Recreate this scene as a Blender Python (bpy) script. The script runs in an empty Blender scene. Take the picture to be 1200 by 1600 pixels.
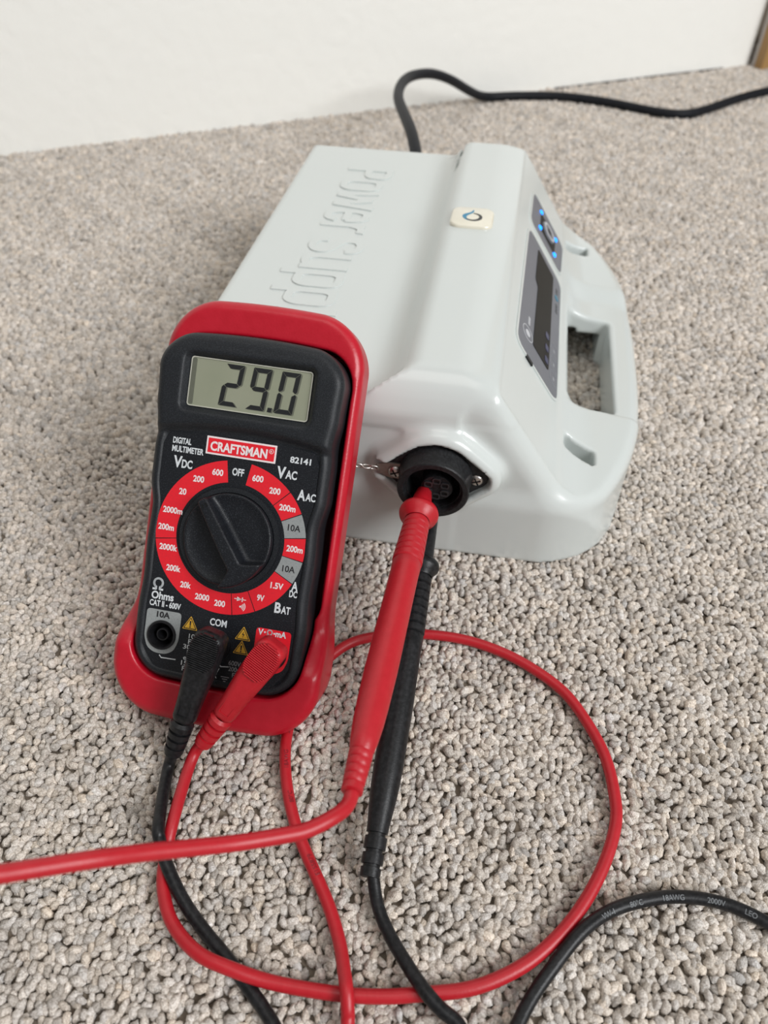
import bpy, math, random
import numpy as np
from mathutils import Matrix, Vector

random.seed(7)
rng = np.random.default_rng(11)
scene = bpy.context.scene
COL = scene.collection

# ------------------------------------------------------------------ camera
PITCH, ROLL, CAM_H, FPX = math.radians(45.8), math.radians(0.75), 0.27, 1180.0
_f = np.array([0, math.cos(PITCH), -math.sin(PITCH)])
_u0 = np.array([0, math.sin(PITCH), math.cos(PITCH)])
_r0 = np.array([1.0, 0, 0])
_r = math.cos(ROLL) * _r0 + math.sin(ROLL) * _u0
_u = math.cos(ROLL) * _u0 - math.sin(ROLL) * _r0
cam_d = bpy.data.cameras.new('camera')
cam = bpy.data.objects.new('camera', cam_d)
COL.objects.link(cam)
M = Matrix.Identity(4)
for i in range(3):
    M[i][0], M[i][1], M[i][2] = _r[i], _u[i], -_f[i]
M[2][3] = CAM_H
cam.matrix_world = M
cam_d.sensor_fit = 'VERTICAL'
cam_d.sensor_height = 36.0
cam_d.sensor_width = 27.0
cam_d.lens = FPX / 1600 * 36.0
cam_d.clip_start = 0.01
cam_d.dof.use_dof = True
cam_d.dof.focus_distance = 0.285
cam_d.dof.aperture_fstop = 11.0
scene.camera = cam

# ------------------------------------------------------------------ light
world = bpy.data.worlds.new('world')
scene.world = world
world.use_nodes = True
bg = world.node_tree.nodes['Background']
bg.inputs[0].default_value = (1.0, 0.985, 0.96, 1)
bg.inputs[1].default_value = 0.27


def area(name, loc, target, size, power, color):
    d = bpy.data.lights.new(name, 'AREA')
    d.shape = 'RECTANGLE'
    d.size, d.size_y = size
    d.energy = power
    d.color = color
    o = bpy.data.objects.new(name, d)
    COL.objects.link(o)
    o.location = loc
    o.rotation_euler = (Vector(target) - Vector(loc)).to_track_quat('-Z', 'Y').to_euler()
    return o


area('window_light', (1.75, -1.15, 1.75), (0.05, 0.4, 0.0), (1.25, 1.35), 75, (0.97, 0.985, 1.0))
area('ceiling_light', (-0.1, 0.1, 2.4), (0.0, 0.35, 0.0), (1.2, 1.2), 9, (1.0, 0.97, 0.92))

scene.view_settings.view_transform = 'Standard'
scene.view_settings.look = 'None'
scene.view_settings.gamma = 1.0
scene.view_settings.use_curve_mapping = False
scene.view_settings.exposure = 0.0


# ------------------------------------------------------------------ materials
def mat(name, color, rough=0.5, metal=0.0, coat=0.0, bump=None, vary=None, emit=None, spec=0.5, attr=None, sheen=0.0):
    m = bpy.data.materials.new(name)
    m.use_nodes = True
    nt = m.node_tree
    b = nt.nodes['Principled BSDF']
    b.inputs['Base Color'].default_value = (*color, 1)
    b.inputs['Roughness'].default_value = rough
    b.inputs['Metallic'].default_value = metal
    b.inputs['Coat Weight'].default_value = coat
    b.inputs['Coat Roughness'].default_value = 0.08
    b.inputs['Specular IOR Level'].default_value = spec
    if sheen:
        b.inputs['Sheen Weight'].default_value = sheen
    tc = nt.nodes.new('ShaderNodeTexCoord')
    if vary:                                # (scale, second colour, low, high)
        n = nt.nodes.new('ShaderNodeTexNoise')
        n.inputs['Scale'].default_value = vary[0]
        n.inputs['Detail'].default_value = 3
        nt.links.new(tc.outputs['Object'], n.inputs['Vector'])
        cr = nt.nodes.new('ShaderNodeValToRGB')
        cr.color_ramp.elements[0].position = vary[2]
        cr.color_ramp.elements[1].position = vary[3]
        cr.color_ramp.elements[0].color = (*color, 1)
        cr.color_ramp.elements[1].color = (*vary[1], 1)
        nt.links.new(n.outputs['Fac'], cr.inputs['Fac'])
        out = cr.outputs['Color']
        nt.links.new(out, b.inputs['Base Color'])
    if attr:
        a = nt.nodes.new('ShaderNodeAttribute')
        a.attribute_name = attr
        mx = nt.nodes.new('ShaderNodeMix')
        mx.data_type = 'RGBA'
        mx.blend_type = 'MULTIPLY'
        mx.inputs[0].default_value = 1.0
        if vary:
            nt.links.new(out, mx.inputs[6])
        else:
            mx.inputs[6].default_value = (*color, 1)
        nt.links.new(a.outputs['Color'], mx.inputs[7])
        nt.links.new(mx.outputs[2], b.inputs['Base Color'])
    if bump:                                # (scale, distance)
        n2 = nt.nodes.new('ShaderNodeTexNoise')
        n2.inputs['Scale'].default_value = bump[0]
        n2.inputs['Detail'].default_value = 2
        nt.links.new(tc.outputs['Object'], n2.inputs['Vector'])
        bp = nt.nodes.new('ShaderNodeBump')
        bp.inputs['Strength'].default_value = 1.0
        bp.inputs['Distance'].default_value = bump[1]
        nt.links.new(n2.outputs['Fac'], bp.inputs['Height'])
        nt.links.new(bp.outputs['Normal'], b.inputs['Normal'])
    if emit:
        b.inputs['Emission Color'].default_value = (*emit[0], 1)
        b.inputs['Emission Strength'].default_value = emit[1]
    return m


MT = {
    'wall': mat('wall_paint', (0.90, 0.895, 0.855), 0.6, bump=(90, 0.0006)),
    'carpet': mat('carpet_yarn', (0.60, 0.53, 0.462), 0.95, attr='tint', vary=(1300, (0.92, 0.845, 0.765), 0.36, 0.64), bump=(2600, 0.0008), spec=0.1),
    'backing': mat('carpet_backing', (0.18, 0.145, 0.112), 1.0, vary=(200, (0.23, 0.19, 0.15), 0.3, 0.7), spec=0.1),
    'white': mat('white_plastic', (0.585, 0.62, 0.603), 0.24, coat=0.25, vary=(9, (0.60, 0.632, 0.615), 0.3, 0.7)),
    'badge': mat('badge_resin', (0.72, 0.68, 0.55), 0.2, coat=0.6, vary=(90, (0.78, 0.74, 0.62), 0.3, 0.7)),
    'logo_blue': mat('logo_blue', (0.012, 0.20, 0.36), 0.35, vary=(200, (0.014, 0.22, 0.38), 0.3, 0.7)),
    'logo_black': mat('logo_black', (0.012, 0.012, 0.012), 0.35, vary=(200, (0.02, 0.02, 0.02), 0.3, 0.7)),
    'decal': mat('decal_grey', (0.145, 0.15, 0.17), 0.42, vary=(60, (0.155, 0.16, 0.18), 0.3, 0.7)),
    'screen': mat('screen_dark', (0.026, 0.024, 0.021), 0.5, vary=(30, (0.029, 0.027, 0.024), 0.3, 0.7), spec=0.08),
    'indigo': mat('indicator_window', (0.02, 0.025, 0.085), 0.3, vary=(200, (0.03, 0.035, 0.10), 0.3, 0.7)),
    'print_grey': mat('print_pale_grey', (0.55, 0.56, 0.58), 0.5, vary=(300, (0.5, 0.5, 0.52), 0.3, 0.7)),
    'print_dim': mat('print_dim_grey', (0.30, 0.31, 0.33), 0.5, vary=(300, (0.27, 0.28, 0.30), 0.3, 0.7)),
    'led': mat('led_blue', (0.0, 0.15, 0.8), 0.3, emit=((0.0, 0.26, 1.0), 2.6)),
    'black': mat('black_plastic', (0.009, 0.0092, 0.010), 0.42, bump=(2600, 0.00006), vary=(900, (0.02, 0.021, 0.023), 0.4, 0.7), spec=0.3),
    'black_shell': mat('black_shell_plastic', (0.010, 0.0115, 0.014), 0.42, bump=(3600, 0.00007), vary=(2600, (0.026, 0.029, 0.034), 0.45, 0.7), spec=0.3),
    'black_label': mat('black_label', (0.008, 0.0092, 0.012), 0.40, bump=(2200, 0.00009), vary=(2600, (0.04, 0.044, 0.052), 0.55, 0.74), spec=0.3),
    'black_gloss': mat('black_gloss', (0.01, 0.01, 0.011), 0.3, vary=(500, (0.014, 0.014, 0.016), 0.4, 0.7), spec=0.3),
    'pin_collar': mat('pin_collar_plastic', (0.022, 0.022, 0.024), 0.35, vary=(500, (0.03, 0.03, 0.032), 0.4, 0.7)),
    'hole': mat('socket_black', (0.004, 0.004, 0.004), 0.5, vary=(500, (0.006, 0.006, 0.006), 0.4, 0.7), spec=0.3),
    'black_rubber': mat('black_rubber', (0.007, 0.0072, 0.008), 0.38, bump=(1800, 0.00005), vary=(700, (0.018, 0.018, 0.02), 0.4, 0.7), spec=0.3),
    'cord': mat('cord_black', (0.008, 0.009, 0.012), 0.5, vary=(150, (0.012, 0.013, 0.016), 0.3, 0.7), spec=0.15),
    'boot': mat('red_boot', (0.45, 0.004, 0.017), 0.34, bump=(900, 0.00005), vary=(260, (0.48, 0.006, 0.021), 0.35, 0.7)),
    'red_rubber': mat('red_rubber', (0.43, 0.007, 0.015), 0.40, bump=(1500, 0.00004), vary=(400, (0.46, 0.010, 0.019), 0.35, 0.7)),
    'red_print': mat('red_print', (0.72, 0.010, 0.022), 0.42, vary=(1800, (0.62, 0.012, 0.024), 0.45, 0.75)),
    'grey_print': mat('grey_print', (0.27, 0.285, 0.285), 0.45, vary=(1800, (0.22, 0.235, 0.235), 0.45, 0.75)),
    'white_print': mat('white_print', (0.62, 0.65, 0.67), 0.5, vary=(1800, (0.52, 0.55, 0.57), 0.45, 0.75)),
    'pink_print': mat('pale_print', (0.78, 0.70, 0.70), 0.5, vary=(1800, (0.7, 0.6, 0.6), 0.45, 0.75)),
    'black_print': mat('black_print', (0.01, 0.01, 0.012), 0.5, vary=(1800, (0.016, 0.016, 0.018), 0.45, 0.75)),
    'yellow_print': mat('yellow_print', (0.66, 0.37, 0.03), 0.5, vary=(1800, (0.55, 0.3, 0.03), 0.45, 0.75)),
    'lcd': mat('lcd_panel', (0.245, 0.26, 0.185), 0.25, vary=(60, (0.27, 0.28, 0.205), 0.3, 0.7), coat=0.35),
    'segment': mat('lcd_segment', (0.008, 0.009, 0.010), 0.4, vary=(800, (0.012, 0.013, 0.014), 0.3, 0.7)),
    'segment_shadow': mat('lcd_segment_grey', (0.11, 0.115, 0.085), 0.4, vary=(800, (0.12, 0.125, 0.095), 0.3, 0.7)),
    'lens_edge': mat('lens_edge', (0.42, 0.42, 0.35), 0.15, vary=(300, (0.5, 0.49, 0.42), 0.3, 0.7), coat=0.5),
    'steel': mat('steel', (0.62, 0.58, 0.55), 0.28, metal=1.0, bump=(600, 0.00006), vary=(300, (0.5, 0.46, 0.43), 0.35, 0.7)),
    'lug': mat('tinned_lug', (0.34, 0.29, 0.26), 0.4, metal=0.8, vary=(400, (0.28, 0.235, 0.21), 0.35, 0.7)),
    'cable_white': mat('cable_print_pale', (0.17, 0.18, 0.19), 0.5, vary=(900, (0.16, 0.17, 0.18), 0.4, 0.7)),
    'cable_dark': mat('cable_print_dark', (0.20, 0.008, 0.014), 0.5, vary=(900, (0.26, 0.008, 0.016), 0.4, 0.7)),
    'jamb': mat('jamb_shaded', (0.15, 0.135, 0.10), 0.7, vary=(20, (0.18, 0.16, 0.125), 0.3, 0.7)),  # the shadow on the recessed jamb is put into this dark colour
    'oak': mat('oak_wood', (0.40, 0.235, 0.085), 0.5, vary=(35, (0.33, 0.19, 0.07), 0.35, 0.7)),
    'pale_trim': mat('pale_trim', (0.55, 0.52, 0.50), 0.6, vary=(35, (0.5, 0.47, 0.45), 0.35, 0.7)),
    'gap_shade': mat('gap_dark', (0.05, 0.045, 0.04), 0.9, vary=(80, (0.07, 0.06, 0.055), 0.3, 0.7)),
}


# ------------------------------------------------------------------ mesh helpers
def mesh_obj(name, verts, faces, material, parent=None, smooth=True, angle=None):
    me = bpy.data.meshes.new(name)
    verts = np.asarray(verts, float)
    if isinstance(faces, np.ndarray):
        nf, k = faces.shape
        me.vertices.add(len(verts))
        me.vertices.foreach_set('co', verts.astype(np.float32).ravel())
        me.loops.add(nf * k)
        me.loops.foreach_set('vertex_index', faces.astype(np.int32).ravel())
        me.polygons.add(nf)
        me.polygons.foreach_set('loop_start', np.arange(0, nf * k, k, dtype=np.int32))
        me.update(calc_edges=True)
    else:
        me.from_pydata([tuple(v) for v in verts], [], [tuple(f) for f in faces])
        me.update()
    if smooth:
        me.polygons.foreach_set('use_smooth', np.ones(len(me.polygons), dtype=bool))
        if angle is not None:
            me.set_sharp_from_angle(angle=math.radians(angle))
    me.materials.append(material)
    o = bpy.data.objects.new(name, me)
    COL.objects.link(o)
    if parent is not None:
        o.parent = parent
    return o


def empty(name, loc=(0, 0, 0), label=None, cat=None):
    o = bpy.data.objects.new(name, None)
    o.empty_display_size = 0.02
    COL.objects.link(o)
    o.location = loc
    if label:
        o['label'] = label
        o['category'] = cat
    return o


class Xf:
    """affine map applied to vertices"""
    def __init__(self, R=np.eye(3), t=np.zeros(3)):
        self.R, self.t = np.asarray(R, float), np.asarray(t, float)

    def __call__(self, v):
        return np.asarray(v, float) @ self.R.T + self.t


def merge(parts):
    V, F, n = [], [], 0
    for v, f in parts:
        v = np.asarray(v, float)
        V.append(v)
        F += [tuple(int(i) + n for i in q) for q in f]
        n += len(v)
    return np.vstack(V), F


def rmax(a, b, r):
    return np.minimum(np.maximum(a, b), -r) + np.hypot(np.maximum(a + r, 0), np.maximum(b + r, 0))


def rmin(a, b, r):
    return -rmax(-a, -b, r)


def smin(a, b, k):
    h = np.maximum(k - np.abs(a - b), 0) / k
    return np.minimum(a, b) - h * h * k * 0.25


def sstep(a, b, x):
    t = np.clip((x - a) / (b - a), 0, 1)
    return t * t * (3 - 2 * t)


def rbox2(x, y, hx, hy, r):
    qx, qy = np.abs(x) - hx + r, np.abs(y) - hy + r
    return np.minimum(np.maximum(qx, qy), 0) + np.hypot(np.maximum(qx, 0), np.maximum(qy, 0)) - r


def sdf_mesh(fn, lo, hi, res):
    """naive surface nets with projection on to the exact surface"""
    lo, hi = np.asarray(lo, float), np.asarray(hi, float)
    n = np.ceil((hi - lo) / res).astype(int) + 1
    ax = [lo[i] + res * np.arange(n[i]) for i in range(3)]
    X, Y, Z = np.meshgrid(*ax, indexing='ij')
    F = fn(X, Y, Z)
    S = F < 0
    nx, ny, nz = n
    cnt = np.zeros((nx - 1, ny - 1, nz - 1), np.float64)
    P = np.zeros((nx - 1, ny - 1, nz - 1, 3))

    def sl(a, o):
        return a[o[0]:nx - 1 + o[0], o[1]:ny - 1 + o[1], o[2]:nz - 1 + o[2]]
    for d in range(3):
        others = [k for k in range(3) if k != d]
        for p in (0, 1):
            for q in (0, 1):
                o = [0, 0, 0]
                o[others[0]], o[others[1]] = p, q
                o2 = list(o)
                o2[d] = 1
                f0, f1 = sl(F, o), sl(F, o2)
                c = sl(S, o) != sl(S, o2)
                t = np.where(c, f0 / np.where(c, f0 - f1, 1), 0)
                cnt += c
                for k in range(3):
                    P[..., k] += c * (t if k == d else o[k])
    act = cnt > 0
    idx = -np.ones(act.shape, np.int64)
    idx[act] = np.arange(act.sum())
    ii = np.argwhere(act)
    V = lo + res * (ii + P[act] / cnt[act][:, None])
    quads = []
    for d in range(3):
        a, b = [(1, 2), (2, 0), (0, 1)][d]
        s0 = [slice(None)] * 3
        s1 = [slice(None)] * 3
        s0[d] = slice(0, n[d] - 1)
        s1[d] = slice(1, n[d])
        A, B = S[tuple(s0)], S[tuple(s1)]
        for flip, c in ((False, A & ~B), (True, ~A & B)):
            e = np.argwhere(c)
            e = e[(e[:, a] > 0) & (e[:, b] > 0) & (e[:, a] < n[a] - 1) & (e[:, b] < n[b] - 1)]
            def g(da, db):
                q = e.copy()
                q[:, a] += da
                q[:, b] += db
                return idx[q[:, 0], q[:, 1], q[:, 2]]
            v = [g(-1, -1), g(0, -1), g(0, 0), g(-1, 0)]
            if flip:
                v = v[::-1]
            quads.append(np.stack(v, 1))
    Q = np.vstack(quads)
    e = res * 0.05
    for _ in range(3):
        f0 = fn(V[:, 0], V[:, 1], V[:, 2])
        G = np.stack([(fn(V[:, 0] + e, V[:, 1], V[:, 2]) - f0), (fn(V[:, 0], V[:, 1] + e, V[:, 2]) - f0), (fn(V[:, 0], V[:, 1], V[:, 2] + e) - f0)], 1) / e
        g2 = np.maximum((G ** 2).sum(1), 0.2)
        st = -(f0 / g2)[:, None] * G
        ln = np.linalg.norm(st, axis=1)[:, None]
        V = V + st * np.minimum(1, 0.6 * res / np.maximum(ln, 1e-9))
    return V, Q


def spline(pts, n=12):
    P = np.asarray(pts, float)
    P = np.vstack([2 * P[0] - P[1], P, 2 * P[-1] - P[-2]])
    out = []
    for i in range(1, len(P) - 2):
        p0, p1, p2, p3 = P[i - 1:i + 3]
        for t in np.arange(n) / n:
            out.append(0.5 * ((2 * p1) + (-p0 + p2) * t + (2 * p0 - 5 * p1 + 4 * p2 - p3) * t * t + (-p0 + 3 * p1 - 3 * p2 + p3) * t ** 3))
    out.append(P[-2])
    out = np.array(out)
    for _ in range(8):                       # relax kinks
        out[1:-1] = 0.25 * out[:-2] + 0.5 * out[1:-1] + 0.25 * out[2:]
    return out


def tube(path, radius, sides=14, caps=True):
    P = np.asarray(path, float)
    n = len(P)
    R = np.full(n, radius) if np.isscalar(radius) else np.asarray(radius, float)
    T = np.gradient(P, axis=0)
    T /= np.linalg.norm(T, axis=1)[:, None]
    up = np.array([0, 0, 1.0])
    if abs(T[0] @ up) > 0.9:
        up = np.array([1.0, 0, 0])
    N = np.cross(T[0], up)
    N /= np.linalg.norm(N)
    V, F = [], []
    for i in range(n):
        N = N - T[i] * (N @ T[i])
        N /= np.linalg.norm(N)
        B = np.cross(T[i], N)
        for k in range(sides):
            a = 2 * math.pi * k / sides
            V.append(P[i] + R[i] * (math.cos(a) * N + math.sin(a) * B))
    for i in range(n - 1):
        for k in range(sides):
            k2 = (k + 1) % sides
            F.append((i * sides + k, i * sides + k2, (i + 1) * sides + k2, (i + 1) * sides + k))
    if caps:
        F.append(tuple(range(sides))[::-1])
        F.append(tuple((n - 1) * sides + k for k in range(sides)))
    return np.array(V), F


def lathe(profile, p0, axis, sides=40):
    """profile: list of (s along axis, r)"""
    p0, axis = np.asarray(p0, float), np.asarray(axis, float)
    axis = axis / np.linalg.norm(axis)
    h = np.array([0, 0, 1.0]) if abs(axis[2]) < 0.9 else np.array([1.0, 0, 0])
    N = np.cross(axis, h)
    N /= np.linalg.norm(N)
    B = np.cross(axis, N)
    V, F = [], []
    for s, r in profile:
        for k in range(sides):
            a = 2 * math.pi * k / sides
            V.append(p0 + axis * s + max(r, 1e-6) * (math.cos(a) * N + math.sin(a) * B))
    for i in range(len(profile) - 1):
        for k in range(sides):
            k2 = (k + 1) % sides
            F.append((i * sides + k, i * sides + k2, (i + 1) * sides + k2, (i + 1) * sides + k))
    return np.array(V), F


def prism(poly, z0, z1, bevel=0.0):
    """closed prism from a 2D outline; optional bevelled top"""
    poly = np.asarray(poly, float)
    n = len(poly)
    rings = [np.c_[poly, np.full(n, z0)]]
    if bevel:
        d = np.roll(poly, -1, 0) - np.roll(poly, 1, 0)
        nr = np.c_[d[:, 1], -d[:, 0]]
        nr /= np.maximum(np.linalg.norm(nr, axis=1), 1e-9)[:, None]
        area2 = np.sum(poly[:, 0] * np.roll(poly[:, 1], -1) - poly[:, 1] * np.roll(poly[:, 0], -1))
        nr *= np.sign(area2)
        for t in (0.0, 0.5, 1.0):
            a = t * math.pi / 2
            rings.append(np.c_[poly - nr * bevel * (1 - math.cos(a)), np.full(n, z1 - bevel + bevel * math.sin(a))])
    else:
        rings.append(np.c_[poly, np.full(n, z1)])
    V = np.vstack(rings)
    F = []
    for i in range(len(rings) - 1):
        for k in range(n):
            k2 = (k + 1) % n
            F.append((i * n + k, i * n + k2, (i + 1) * n + k2, (i + 1) * n + k))
    F.append(tuple(range(n))[::-1])
    F.append(tuple((len(rings) - 1) * n + k for k in range(n)))
    return V, F


def rrect(cx, cy, w, h, r, n=6):
    out = []
    for sx, sy, a0 in ((1, 1, 0), (-1, 1, 90), (-1, -1, 180), (1, -1, 270)):
        for k in range(n + 1):
            a = math.radians(a0 + 90 * k / n)
            out.append((cx + sx * (w / 2 - r) + r * math.cos(a), cy + sy * (h / 2 - r) + r * math.sin(a)))
    return np.array(out)


def circle(cx, cy, r, n=28):
    return np.array([(cx + r * math.cos(2 * math.pi * k / n), cy + r * math.sin(2 * math.pi * k / n)) for k in range(n)])


def sector(r0, r1, a0, a1, n=10):
    A = np.radians(np.linspace(a0, a1, n))
    return np.vstack([np.c_[r1 * np.cos(A), r1 * np.sin(A)], np.c_[r0 * np.cos(A[::-1]), r0 * np.sin(A[::-1])]])


def annulus(cx, cy, r0, r1, z0, z1, n=40):
    V, F = [], []
    for r, z in ((r0, z0), (r1, z0), (r1, z1), (r0, z1)):
        V += [(cx + r * math.cos(2 * math.pi * k / n), cy + r * math.sin(2 * math.pi * k / n), z) for k in range(n)]
    for i in range(4):
        j = (i + 1) % 4
        for k in range(n):
            k2 = (k + 1) % n
            F.append((i * n + k, i * n + k2, j * n + k2, j * n + k))
    return np.array(V), F


def frame2(outer, inner, z0, z1):
    n = len(outer)
    V = np.vstack([np.c_[inner, np.full(n, z0)], np.c_[outer, np.full(n, z0)], np.c_[outer, np.full(n, z1)], np.c_[inner, np.full(n, z1)]])
    F = []
    for i in range(4):
        j = (i + 1) % 4
        for k in range(n):
            k2 = (k + 1) % n
            F.append((i * n + k, i * n + k2, j * n + k2, j * n + k))
    return V, F


def line2(pts, w, z0, z1):
    """a thin drawn stroke as a strip with thickness"""
    P = np.asarray(pts, float)
    T = np.gradient(P, axis=0)
    T /= np.linalg.norm(T, axis=1)[:, None]
    N = np.c_[-T[:, 1], T[:, 0]] * w / 2
    return prism(np.vstack([P + N, (P - N)[::-1]]), z0, z1)


def text_mesh(s, cap, cx=0.0, cy=0.0, width=None, align='C', bold=0.0, extrude=0.0, bevel=0.0, z=0.0):
    """text as a flat (or extruded) mesh: cap = height of capitals, width = forced total width"""
    cu = bpy.data.curves.new('t', 'FONT')
    cu.body = s
    cu.size = 1.0
    cu.offset = bold
    cu.extrude = extrude
    cu.bevel_depth = bevel
    cu.bevel_resolution = 1 if bevel else 0
    cu.resolution_u = 4
    ob = bpy.data.objects.new('t', cu)
    me = ob.to_mesh()
    n = len(me.vertices)
    co = np.empty(n * 3)
    me.vertices.foreach_get('co', co)
    co = co.reshape(-1, 3)
    F = [tuple(p.vertices) for p in me.polygons]
    ob.to_mesh_clear()
    bpy.data.objects.remove(ob)
    bpy.data.curves.remove(cu)
    if n == 0:
        return np.zeros((0, 3)), []
    ky = cap / 0.73
    x0, x1 = co[:, 0].min(), co[:, 0].max()
    kx = ky if width is None else width / max(x1 - x0, 1e-6)
    x = (co[:, 0] - x0) * kx
    w = (x1 - x0) * kx
    x += {'C': -w / 2, 'L': 0, 'R': -w}[align]
    y = co[:, 1] * ky - cap / 2
    return np.c_[x + cx, y + cy, co[:, 2] + z], F


def join_texts(items, z):
    parts = []
    for it in items:
        s, cap, x, y = it[:4]
        kw = it[4] if len(it) > 4 else {}
        rot = kw.pop('rot', 0) if kw else 0
        v, f = text_mesh(s, cap, 0, 0, z=z, **kw)
        if not len(v):
            continue
        c, sn = math.cos(math.radians(rot)), math.sin(math.radians(rot))
        v = np.c_[v[:, 0] * c - v[:, 1] * sn + x, v[:, 0] * sn + v[:, 1] * c + y, v[:, 2]]
        parts.append((v, f))
    return merge(parts)


# ------------------------------------------------------------------ the setting
WALL_A = np.array([-0.354, 0.7091])
WALL_B = np.array([0.4245, 1.0115])
wd = (WALL_B - WALL_A) / np.linalg.norm(WALL_B - WALL_A)
wn = np.array([-wd[1], wd[0]])               # away from the room


def structure(o, label, cat):
    o['kind'] = 'structure'
    o['label'] = label
    o['category'] = cat
    return o


def slab(name, a, b, t, z0, z1, material, parent=None, bevel=0.0):
    """vertical slab along a->b, thickness t towards wn side"""
    a, b = np.asarray(a, float), np.asarray(b, float)
    d = (b - a) / np.linalg.norm(b - a)
    nrm = np.array([-d[1], d[0]]) * t
    V, F = prism([a, b, b + nrm, a + nrm], z0, z1)
    return mesh_obj(name, V, F, material, parent, smooth=False)


fl = mesh_obj('floor', *prism([(-1.6, -0.7), (1.7, -0.7), (1.7, 1.7), (-1.6, 1.7)], -0.03, -0.0028), MT['backing'], smooth=False)
structure(fl, 'beige looped carpet floor with a nubby pile', 'floor')

wl = slab('wall_back', WALL_A - wd * 1.2, WALL_B, 0.08, -0.01, 1.3, MT['wall'])
structure(wl, 'plain off-white painted wall behind the white power supply', 'wall')
gap = slab('gap_strip', WALL_A + wd * 0.575, WALL_A + wd * 0.80, -0.0022, -0.004, 0.0012, MT['gap_shade'])  # solid dark strip standing in for the shade of the open gap
structure(gap, 'thin dark gap line where the wall meets the carpet', 'trim')

# corner at the right: shaded door jamb, pale stop strip and oak door edge
j0 = WALL_B
jd = np.array([0.55, -0.83])
jd /= np.linalg.norm(jd)
side = np.array([0.9659, -0.2588])
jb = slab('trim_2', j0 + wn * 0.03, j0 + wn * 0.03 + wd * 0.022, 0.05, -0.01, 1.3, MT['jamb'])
structure(jb, 'dark shaded door jamb strip at the end of the wall', 'door jamb')
oc = np.array([0.4350, 0.9932])
ps = slab('trim_3', oc + wn * 0.0125, oc + wn * 0.0125 + wd * 0.10, 0.004, -0.01, 1.3, MT['pale_trim'])
structure(ps, 'narrow pale strip behind the edge of the oak casing', 'trim')
oak = slab('door_1', oc, oc + wd * 0.13, 0.012, -0.003, 1.3, MT['oak'])
structure(oak, 'golden oak door casing at the wall corner', 'door casing')

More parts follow.
